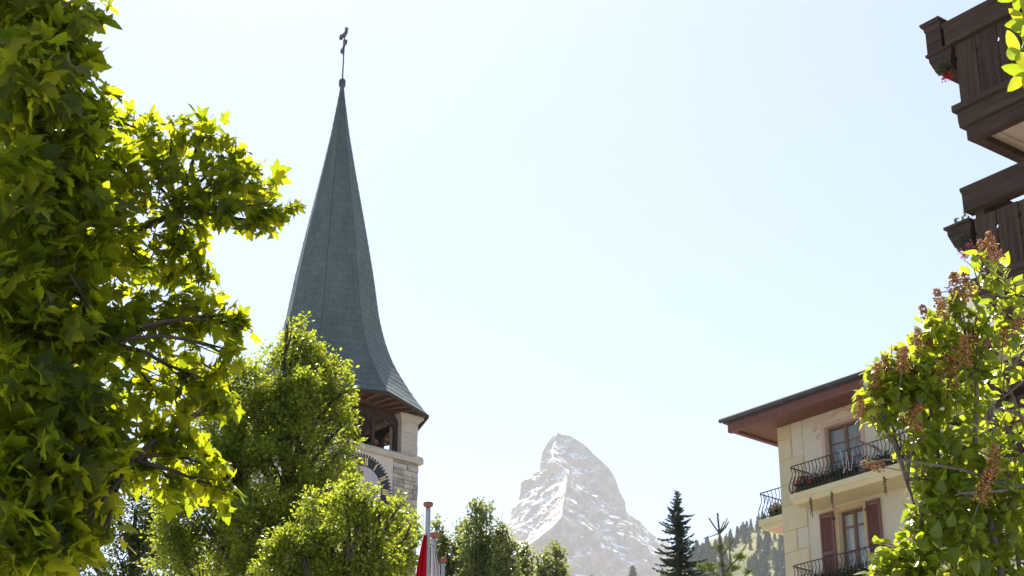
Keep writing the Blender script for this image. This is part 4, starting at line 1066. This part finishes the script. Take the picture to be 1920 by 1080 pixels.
def far_conifers():
    r_ = random.Random(5); g = np.random.default_rng(5); protos = []
    for v in range(4):
        mb = MB(); n = 9; H = 1.0
        P_, D_, L_ = [], [], []
        m_ = 520; h = g.random(m_) ** 0.7; a = g.random(m_) * 6.283
        wid = (0.19, 0.23, 0.17, 0.26)[v]
        rr = wid * h * (0.75 + 0.3 * np.sin(h * 40 + a * 2)) * g.random(m_) ** 0.35
        P_ = np.stack([np.cos(a) * rr, np.sin(a) * rr, 1 - h * 0.96], 1)
        D_ = norm(np.stack([np.cos(a), np.sin(a), -0.25 + g.normal(0, 0.3, m_)], 1))
        protos.append(leaf_mesh('far_conifer', [(-0.35, 0, 0), (0.35, 0, 0), (0, 1, -0.2), (0, 0.2, 0.35)], [(0, 1, 2), (0, 3, 1), (0, 2, 3), (1, 3, 2)], P_, frames(D_, norm(g.normal(size=P_.shape) * 0.5 + [0, 0, 1])), g.uniform(0.05, 0.10, m_), M['needle_far']))
    trunk = MB().tube([(0, 0, -0.05), (0, 0, 0.95)], [0.018, 0.003], 5)
    k = 0
    def put(px, Y, h, label='dark conifer on the wooded hillside behind the cream house', grp='conifers on the hillside', sx=1.0):
        nonlocal k
        x = at(px, 1020, Y).x
        o = link('hillside_conifer', protos[k % 4]); k += 1
        o.location = (x, Y, hill_z(x, Y) - 0.4); o.scale = (h * sx, h * sx, h); o.rotation_euler = (0, 0, r_.random() * 6)
        tag(o, label, 'tree', grp)
    kinds = [('narrow', 0), ('full', 1)]
    spots = []
    for _ in range(240):                             # clumps and belts, leaving the meadows open
        z = r_.random()
        if z < 0.36: spots.append(('clump', r_.uniform(1290, 1362), r_.uniform(2550, 2950), r_.uniform(17, 27)))
        elif z < 0.46: spots.append(('ridge', r_.uniform(1360, 1440), r_.uniform(2900, 3010), r_.uniform(15, 22)))
        elif z < 0.84: spots.append(('belt', r_.uniform(1402, 1485), r_.uniform(2450, 2860), r_.uniform(17, 27)))
        elif z < 0.93: spots.append(('belt', r_.uniform(1440, 1490), r_.uniform(2000, 2400), r_.uniform(16, 22)))
        else: spots.append(('meadow', r_.uniform(1300, 1480), r_.uniform(2100, 2850), r_.uniform(12, 18)))
    for _ in range(24): spots.append(('foot', r_.uniform(1230, 1300), r_.uniform(2600, 2980), r_.uniform(14, 22)))
    words = {'clump': 'dark conifer in the dense clump behind the young conifer', 'ridge': 'conifer standing on the skyline ridge of the hillside', 'belt': 'conifer in the wooded belt beside the cream house wall',
             'meadow': 'lone small conifer on the open hillside meadow', 'foot': 'conifer on the low hillside end behind the pointed spruce'}
    for zone, px, Y, h in spots: put(px, Y, h, words[zone], 'hillside conifers: ' + zone, r_.uniform(1.0, 1.5))
    put(1185, 2960, 36, 'large rounded dark conifer standing against the mountain foot', None, 1.7)
    put(1108, 2960, 24, 'smaller rounded dark conifer low against the mountain foot', None, 1.9)
far_conifers()

# ------------------------------------------------------------------ maple on the left
def build_maple():
    global rng
    rng = np.random.default_rng(51); r_ = random.Random(51)
    Y0 = 8.3; base = Vector((-4.3, 8.6, 0))
    t = thing('maple_tree', 'large backlit maple with broad lobed leaves overhanging the street', 'tree', base)
    B = np.array(base)
    MB().tube([(0, 0, 0), (0.05, 0, 1.6), (0.12, 0.05, 3.2), (0.2, 0.1, 5.2), (0.35, 0.2, 8.0), (0.4, 0.2, 9.6)], [0.34, 0.26, 0.23, 0.19, 0.11, 0.04], 12).build('trunk', M['bark'], t, True)
    # boughs: px, py, radius px, distance
    bs = [(505, 398, 42, 7.7), (535, 395, 22, 7.7), (470, 345, 50, 7.8), (430, 300, 55, 7.9), (385, 255, 48, 8.0), (320, 270, 62, 8.1), (255, 240, 50, 8.2), (390, 350, 60, 7.8), (300, 350, 70, 7.9), (345, 410, 60, 7.8), (440, 400, 42, 7.7), (480, 425, 26, 7.7),
          (100, 50, 72, 7.2), (60, 150, 95, 7.1), (150, 120, 26, 7.4), (160, 25, 26, 7.3), (40, 20, 90, 7.2), (90, 270, 100, 7.4), (190, 310, 80, 7.8), (30, 390, 110, 7.3), (170, 210, 55, 7.6), (150, 420, 90, 7.6),
          (330, 480, 62, 7.9), (375, 520, 40, 7.9), (250, 480, 85, 7.9), (120, 520, 100, 7.6), (20, 560, 90, 7.3), (330, 600, 80, 7.8), (410, 590, 48, 7.7), (455, 610, 30, 7.7), (430, 670, 36, 7.6), (220, 620, 95, 7.7), (100, 650, 100, 7.5), (385, 720, 58, 7.7), (415, 760, 36, 7.7), (290, 730, 85, 7.8), (150, 770, 95, 7.5), (30, 760, 95, 7.3), (330, 820, 55, 7.7), (380, 870, 40, 7.7), (410, 920, 36, 7.7), (330, 905, 50, 7.8), (260, 860, 65, 7.7), (180, 880, 75, 7.5), (70, 890, 100, 7.3), (20, 1000, 90, 7.2), (120, 970, 75, 7.4), (200, 1005, 28, 7.4), (70, 1050, 50, 7.2), (130, 1030, 36, 7.3)]
    # rest of the crown outside the view, then boughs added for their shade
    bs += [(x, y, 130, d) for x, y, d in ((-180, 60, 7.6), (-200, 350, 7.6), (-190, 620, 7.5), (-200, 900, 7.4), (-330, 200, 8.6), (-380, 520, 8.8), (-400, 820, 8.8), (40, -180, 7.8), (-140, -200, 8.2), (150, -150, 8.2), (-300, -300, 8.8), (0, -380, 8.6), (-180, -480, 9.0), (120, -330, 8.9), (-60, 160, 9.2), (80, -40, 9.4), (-80, 480, 9.3), (60, 380, 9.4), (-100, 760, 9.2), (40, 700, 9.3), (-420, -80, 9.2), (-560, 300, 9.4))]
    bs += [(x, y, 150, d) for x, y, d in ((-40, -250, 9.6), (-100, -60, 10.2), (-60, 90, 10.4), (-20, 260, 10.4), (10, 430, 10.3), (-60, 560, 10.2), (0, 680, 10.2), (-40, 860, 10.0), (-60, -480, 10.0), (-160, -620, 9.8), (-30, -420, 10.6), (-80, -700, 10.6), (0, 300, 11.2), (-60, -180, 11.2))]  # boughs added behind to darken the crown's interior
    bs += [(px_, -130 - 120 * j, 110, 8.0 + 0.45 * j + 0.2 * (px_ % 3)) for px_ in (-150, -45, 60, 160) for j in range(5)]  # unseen boughs added overhead to shade the upper left leaves
    P_, O_, Z_ = [], [], []; cen = []
    for px, py, rp, Y in bs:
        c = np.array(at(px, py, Y)); rad = rp / ppm(py, Y); cen.append((c, rad))
        arm = px > 195
        n = max(6, int(rp * rp * (0.0185 if arm else 0.021 if rp < 125 else 0.014)))
        d = ball(n); q = c + d * rad * np.array([1, 0.62 if arm else 1.3, 0.95])
        Z_.append(rng.uniform(0.042, 0.10, n) if arm else rng.uniform(0.055, 0.135, n)); P_.append(q); O_.append(norm(d * np.array([1, 1, 0.5]) + rng.normal(size=(n, 3)) * 0.4))
    P_, O_ = np.concatenate(P_), np.concatenate(O_)
    n = len(P_)
    tip = norm(O_ * 0.8 + np.array([0.15, -0.15, -0.45]) + rng.normal(size=(n, 3)) * 0.65)
    up = norm(np.array([0.1, -0.15, 0.9]) + O_ * 0.35 + rng.normal(size=(n, 3)) * 0.7)
    fr = frames(tip, up); size = np.concatenate(Z_); kind = rng.integers(0, 3, n)
    vis = in_frame(P_); score = np.where(vis, P_[:, 1] - rng.random(n) * 0.8, 99); pick = set(np.argsort(score)[:300].tolist())
    # limbs, twigs
    hub = [Vector((0.1, 0.05, 3.0)), Vector((0.16, 0.08, 4.2)), Vector((0.25, 0.12, 5.6)), Vector((0.33, 0.18, 7.2))]
    mains = [((330, 400, 7.9), 1, 0.055), ((200, 640, 7.6), 0, 0.05), ((120, 150, 7.4), 2, 0.055), ((250, 860, 7.6), 0, 0.045), ((-150, -250, 8.6), 3, 0.05), ((60, 420, 8.9), 1, 0.05)]
    main_pts = []
    for i, ((px, py, Y), h, r0) in enumerate(mains):
        pts, rd = limb(hub[h], at(px, py, Y) - base, r0, 0.014, 0.04, 10, 300 + i); main_pts.append(pts)
        MB().tube(pts, rd, 8).build('limb', M['bark'], t, True)
    allp = [p for pts in main_pts for p in pts[3:]]
    for i, (c, rad) in enumerate(cen):
        e = Vector(c - B); s = min(allp, key=lambda p: (p - e).length)
        pts, rd = limb(s, e, 0.013, 0.005, 0.05, 6, 500 + i); o = MB().tube(pts, rd, 5).build('branch', M['bark'], t, True)
        tw = MB()
        for j in range(6):
            d = norm(rng.normal(size=(1, 3)))[0]; p2, r2 = limb(pts[3 + j % 3], e + Vector(d * rad * 0.5), 0.005, 0.002, 0.0, 4, 900 + i * 7 + j); tw.tube(p2, r2, 4)
        tw.build('twigs', M['bark'], o)
    meshes = [leaf_mesh('leaf', *MAPLE[k], np.zeros((1, 3)), np.eye(3)[None], [1.0], M['maple']) for k in range(3)]
    for k in range(3):
        idx = np.array([i for i in range(n) if kind[i] == k and i not in pick])
        tag(link('foliage', leaf_mesh('foliage', *MAPLE[k], P_[idx] - B, fr[idx], size[idx], M['maple']), t), kind='stuff')
    for i in sorted(pick):
        o = link('leaf', meshes[kind[i]], t)
        m = Matrix(fr[i].tolist()).to_4x4() @ Matrix.Scale(float(size[i]), 4); m.translation = Vector(P_[i] - B)
        o.matrix_local = m
    # leaf stalks
    st = MB()
    for i in np.nonzero(vis)[0][::2]:
        a = Vector(P_[i] - B); b = a - Vector(fr[i][:, 1]) * 0.03 + Vector((0, 0, 0.01)); st.tube([a, b], 0.0013, 3, False)
    tag(st.build('leaf_stalks', M['rowan'], t), kind='stuff')
build_maple()

# ------------------------------------------------------------------ lilac on the right
def build_lilac():
    global rng
    rng = np.random.default_rng(61); r_ = random.Random(61)
    base = Vector((2.55, 8.1, 0)); B = np.array(base)
    t = thing('lilac_bush', 'tall lilac shrub with dry brown seed heads in front of the cream house', 'shrub', base)
    bs = [(1640, 740, 34, 7.9, .9), (1660, 700, 34, 7.9, .9), (1720, 715, 46, 7.9, 1), (1745, 625, 36, 7.9, .9), (1790, 560, 30, 7.9, .8), (1850, 510, 45, 8.0, .5), (1890, 560, 50, 8.1, .6), (1800, 600, 45, 8.0, .7), (1850, 630, 60, 8.0, .6), (1760, 660, 50, 8.0, .9), (1700, 690, 42, 7.9, .9), (1820, 710, 62, 8.1, .8), (1690, 740, 48, 7.9, 1), (1760, 760, 65, 8.0, 1), (1650, 775, 32, 7.9, .8), (1850, 790, 55, 8.2, .6), (1900, 690, 40, 8.2, .35), (1722, 830, 42, 7.9, .9), (1780, 850, 70, 8.0, .9), (1870, 870, 65, 8.1, .7), (1748, 900, 44, 7.9, 1), (1672, 795, 26, 7.9, .6),
          (1800, 940, 70, 8.0, 1), (1752, 960, 44, 7.9, .9), (1880, 960, 65, 8.0, .9), (1728, 965, 32, 7.8, .9), (1660, 1035, 28, 7.8, .9), (1725, 1035, 48, 7.8, 1), (1800, 1030, 70, 7.9, 1), (1880, 1050, 65, 8.0, 1), (1700, 1075, 55, 7.8, 1), (1640, 1080, 26, 7.8, .8),
          (1980, 620, 70, 8.2, .6), (1990, 800, 80, 8.2, .8), (1980, 960, 80, 8.1, .9), (2080, 900, 90, 8.3, .9), (1760, 1150, 90, 7.9, .8), (1880, 1160, 90, 8.0, .8), (2000, 1120, 100, 8.1, .8), (1700, 1180, 80, 7.9, .7)]
    hubs = []
    stems = []
    for i, (px, py, Y) in enumerate(((1830, 560, 8.05), (1880, 700, 8.15), (1740, 740, 7.95), (1700, 900, 7.9), (1850, 900, 8.05), (1950, 760, 8.2), (1780, 1020, 7.95), (2040, 900, 8.25))):
        e = at(px, py, Y) - base; s = Vector((r_.uniform(-0.2, 0.2), r_.uniform(-0.2, 0.2), 0))
        pts, rd = limb(s, e, 0.035, 0.008, 0.0, 12, 700 + i); stems.append(pts)
        MB().tube(pts, rd, 7).build('stem', M['lilac_bark'], t, True)
    allp = [p for pts in stems for p in pts[4:]]
    P_, O_ = [], []
    for i, (px, py, rp, Y, dm) in enumerate(bs):
        c = np.array(at(px, py, Y)); rad = rp / ppm(py, Y); n = int(rp * rp * 0.047 * dm); e = Vector(c - B)
        d = ball(n); P_.append(c + d * rad * np.array([1, 1.3, 0.95])); O_.append(norm(d + rng.normal(size=(n, 3)) * 0.4))
        s = min(allp, key=lambda p: (p - e).length + max(0, p.z - e.z))
        pts, rd = limb(s, e, 0.010, 0.004, 0.04, 6, 800 + i); o = MB().tube(pts, rd, 5).build('branch', M['lilac_bark'], t, True)
        tw = MB()
        for j in range(9):
            dd = norm(rng.normal(size=(1, 3)) + [[0, 0, 0.25]])[0]; p2, r2 = limb(pts[2 + j % 4], e + Vector(dd * rad * r_.uniform(0.7, 1.15)), 0.005, 0.0018, 0.03, 5, 1200 + i * 11 + j); tw.tube(p2, r2, 4)
        tw.build('twigs', M['lilac_bark'], o)
    for i, pl in enumerate(([(1930, 930, 8), (1880, 905, 7.9), (1800, 880, 7.8), (1690, 862, 7.7), (1655, 862, 7.7), (1610, 874, 7.7)], [(1940, 905, 8), (1880, 920, 7.8), (1800, 925, 7.7), (1790, 930, 7.7)], [(1935, 790, 8), (1890, 770, 7.9), (1830, 760, 7.8)], [(1655, 850, 7.7), (1640, 838, 7.7), (1612, 828, 7.7), (1590, 820, 7.7)], [(1935, 700, 8.0), (1880, 745, 7.9), (1885, 680, 7.9)])):
        MB().tube([at(*q) - base for q in pl], np.linspace(0.010, 0.003, len(pl)).tolist(), 6).build('branch', M['lilac_bark'], t, True)
    P_, O_ = np.concatenate(P_), np.concatenate(O_); n = len(P_)
    tip = norm(O_ * 0.7 + np.array([-0.1, -0.2, -0.35]) + rng.normal(size=(n, 3)) * 0.5)
    up = norm(np.array([0, -0.1, 1.0]) + O_ * 0.35 + rng.normal(size=(n, 3)) * 0.45)
    fr = frames(tip, up); size = rng.uniform(0.038, 0.078, n); kind = rng.integers(0, 3, n)
    vis = in_frame(P_); pick = set(np.argsort(np.where(vis, P_[:, 1] - rng.random(n) * 0.5, 99))[:300].tolist())
    meshes = [leaf_mesh('leaf', *LILAC[k], np.zeros((1, 3)), np.eye(3)[None], [1.0], M['lilac']) for k in range(3)]
    for me in meshes: me.polygons.foreach_set("use_smooth", [True] * len(me.polygons))
    for k in range(3):
        idx = np.array([i for i in range(n) if kind[i] == k and i not in pick])
        me = leaf_mesh('foliage', *LILAC[k], P_[idx] - B, fr[idx], size[idx], M['lilac']); me.polygons.foreach_set("use_smooth", [True] * len(me.polygons))
        tag(link('foliage', me, t), kind='stuff')
    for i in sorted(pick):
        o = link('leaf', meshes[kind[i]], t)
        m = Matrix(fr[i].tolist()).to_4x4() @ Matrix.Scale(float(size[i]), 4); m.translation = Vector(P_[i] - B); o.matrix_local = m
    # dry seed heads
    oct_v = [(1, 0, 0), (-1, 0, 0), (0, 1, 0), (0, -1, 0), (0, 0, 1.4), (0, 0, -1.4)]; oct_f = [(0, 2, 4), (2, 1, 4), (1, 3, 4), (3, 0, 4), (2, 0, 5), (1, 2, 5), (3, 1, 5), (0, 3, 5)]
    var = []
    for v in range(4):
        k = 210; h = rng.random(k); a = rng.random(k) * 6.283
        rr = 0.060 * (1 - 0.62 * h) * (0.6 + 0.5 * np.abs(np.sin(h * 13 + v))) * rng.random(k) ** 0.4
        q = np.stack([np.cos(a) * rr, np.sin(a) * rr, h * 0.20], 1)
        me = leaf_mesh('seed_head', oct_v, oct_f, q, frames(norm(rng.normal(size=(k, 3))), norm(rng.normal(size=(k, 3)))), rng.uniform(0.0050, 0.0085, k), M['panicle'])
        var.append(me)
    ps = [(1853, 490, -.1, 1.1), (1872, 480, .35, 1.1), (1845, 470, -.2, .8), (1800, 560, -.15, 1.3), (1822, 545, .2, 1.0), (1790, 590, 0, 1.0), (1770, 590, -.3, 1.1), (1750, 610, -.4, 1.0), (1735, 640, -.5, .9), (1720, 655, -.3, .9), (1655, 710, -.15, 1.0), (1640, 720, -.5, .9), (1690, 690, -.1, 1.0), (1700, 680, -.4, .8), (1665, 705, .2, .8),
          (1610, 775, -.8, .7), (1625, 765, -.3, .7), (1715, 800, -.3, 1.1), (1730, 790, .2, 1.0), (1700, 785, -.5, 1.0), (1655, 868, -1.2, .9), (1860, 890, .1, 1.2), (1835, 935, -.5, 1.2), (1845, 925, -.2, 1.0), (1780, 690, .1, 1.1), (1830, 640, .3, 1.0), (1810, 680, -.2, 1.1), (1900, 610, .7, .8), (1790, 730, 0, .9), (1760, 700, -.4, .9), (1880, 640, .2, .9)]
    for i, (px, py, lean, s) in enumerate(ps):
        s *= 0.66
        p = at(px, py + 8, 7.75 + 0.25 * r_.random()) - base
        o = link('seed_head', var[i % 4], t, p); o.rotation_euler = (r_.uniform(-0.3, 0.3), lean, r_.random() * 6); o.scale = (s, s, s)
        o.rotation_mode = 'XYZ'
        tw = MB(); d = o.rotation_euler.to_matrix() @ Vector((0, 0, 1)); tw.tube([p - d * 0.14, p, p + d * 0.19 * s], [0.003, 0.0025, 0.001], 4)
        tw.build('flower_stalk', M['lilac_bark'], t)
build_lilac()

# ------------------------------------------------------------------ near ash-leaved branch at the right edge
def build_rowan():
    r_ = random.Random(71)
    base = Vector((2.7, 4.4, 0)); Y = 4.2
    t = thing('rowan_tree', 'near tree with bright yellow-green pinnate leaves reaching in beside the chalet', 'tree', base)
    MB().tube([(0, 0, 0), (0.03, 0, 1.8), (-0.05, -0.05, 3.4), (-0.1, -0.1, 5.2)], [0.10, 0.08, 0.05, 0.015], 9).build('trunk', M['bark'], t, True)
    out = [(0.05, 0), (0.2, 0.14), (0.25, 0.38), (0.22, 0.62), (0.12, 0.86), (0, 1.0)]; out = out + [(-x, y) for x, y in reversed(out[:-1])]
    tv, tf = fan(out, (0, 0.45), lambda x, y: 0.30 * abs(x) - 0.18 * y * y)
    me = leaf_mesh('leaflet', tv, tf, np.zeros((1, 3)), np.eye(3)[None], [1.0], M['rowan'])
    e = at(1935, 85, Y) - base
    pts, rd = limb(Vector((-0.05, -0.05, 3.3)), e, 0.022, 0.006, 0.08, 7, 7); MB().tube(pts, rd, 7).build('limb', M['lilac_bark'], t, True)
    def spray(px0, py0, px1, py1, n, ln, dy):
        A, B_ = at(px0, py0, Y) - base, at(px1, py1, Y + dy) - base
        MB().tube([A, A.lerp(B_, 0.5) + Vector((0, 0, 0.008)), B_], [0.0035, 0.003, 0.002], 5).build('leaf_stalk', M['rowan'], t)
        d = (B_ - A).normalized(); 
        view = Vector((0.1, -0.75, -0.25)).normalized(); sd = d.cross(view).normalized()
        for i in range(n):
            u = 0.25 + 0.75 * i / max(1, n - 1)
            for sg in ((-1, 1) if i < n - 1 else (-1, 0, 1)):
                tip = (d * (0.55 if sg else 1.2) + sd * sg * 0.9 + Vector((r_.uniform(-.15, .15), r_.uniform(-.2, .2), r_.uniform(-.2, .1)))).normalized()
                up = (-view + Vector((r_.uniform(-.45, .45), r_.uniform(-.3, .3), r_.uniform(-.1, .6)))).normalized()
                z = (up - tip * up.dot(tip)).normalized(); x = tip.cross(z)
                s = ln * r_.uniform(0.8, 1.15)
                o = link('leaflet', me, t); m = Matrix((x, tip, z)).transposed().to_4x4() @ Matrix.Scale(s, 4); m.translation = A.lerp(B_, u); o.matrix_local = m
    spray(1952, 85, 1912, 95, 2, 0.082, -0.06)
    spray(1950, 60, 1925, 40, 3, 0.06, 0.0)
    spray(1950, -30, 1912, -14, 3, 0.065, 0.03)
    spray(1955, 110, 1925, 135, 2, 0.062, 0.03)
    for px0, py0, px1, py1 in ((1990, 0, 1960, -60), (2010, 120, 1985, 180), (2050, 40, 2090, -10), (2030, -60, 2000, -120), (2100, 100, 2140, 140), (1960, 200, 1990, 260)): spray(px0, py0, px1, py1, 4, 0.055, 0.03)
build_rowan()

# ------------------------------------------------------------------ haze
hz = MB().box(-6600, 6600, -500, 11600, -1.0, ztop + 60)
hm = bpy.data.materials.new('valley_haze'); hm.use_nodes = True
hn = hm.node_tree; hn.nodes.remove(hn.nodes["Principled BSDF"])
pv = hn.nodes.new("ShaderNodeVolumePrincipled")
pv.inputs["Color"].default_value = (0.92, 0.95, 1.0, 1); pv.inputs["Density"].default_value = 4.2e-5; pv.inputs["Anisotropy"].default_value = 0.0
hn.links.new(pv.outputs[0], hn.nodes["Material Output"].inputs["Volume"])
tag(hz.build('haze', hm), 'pale summer haze filling the valley', 'haze', kind='stuff')
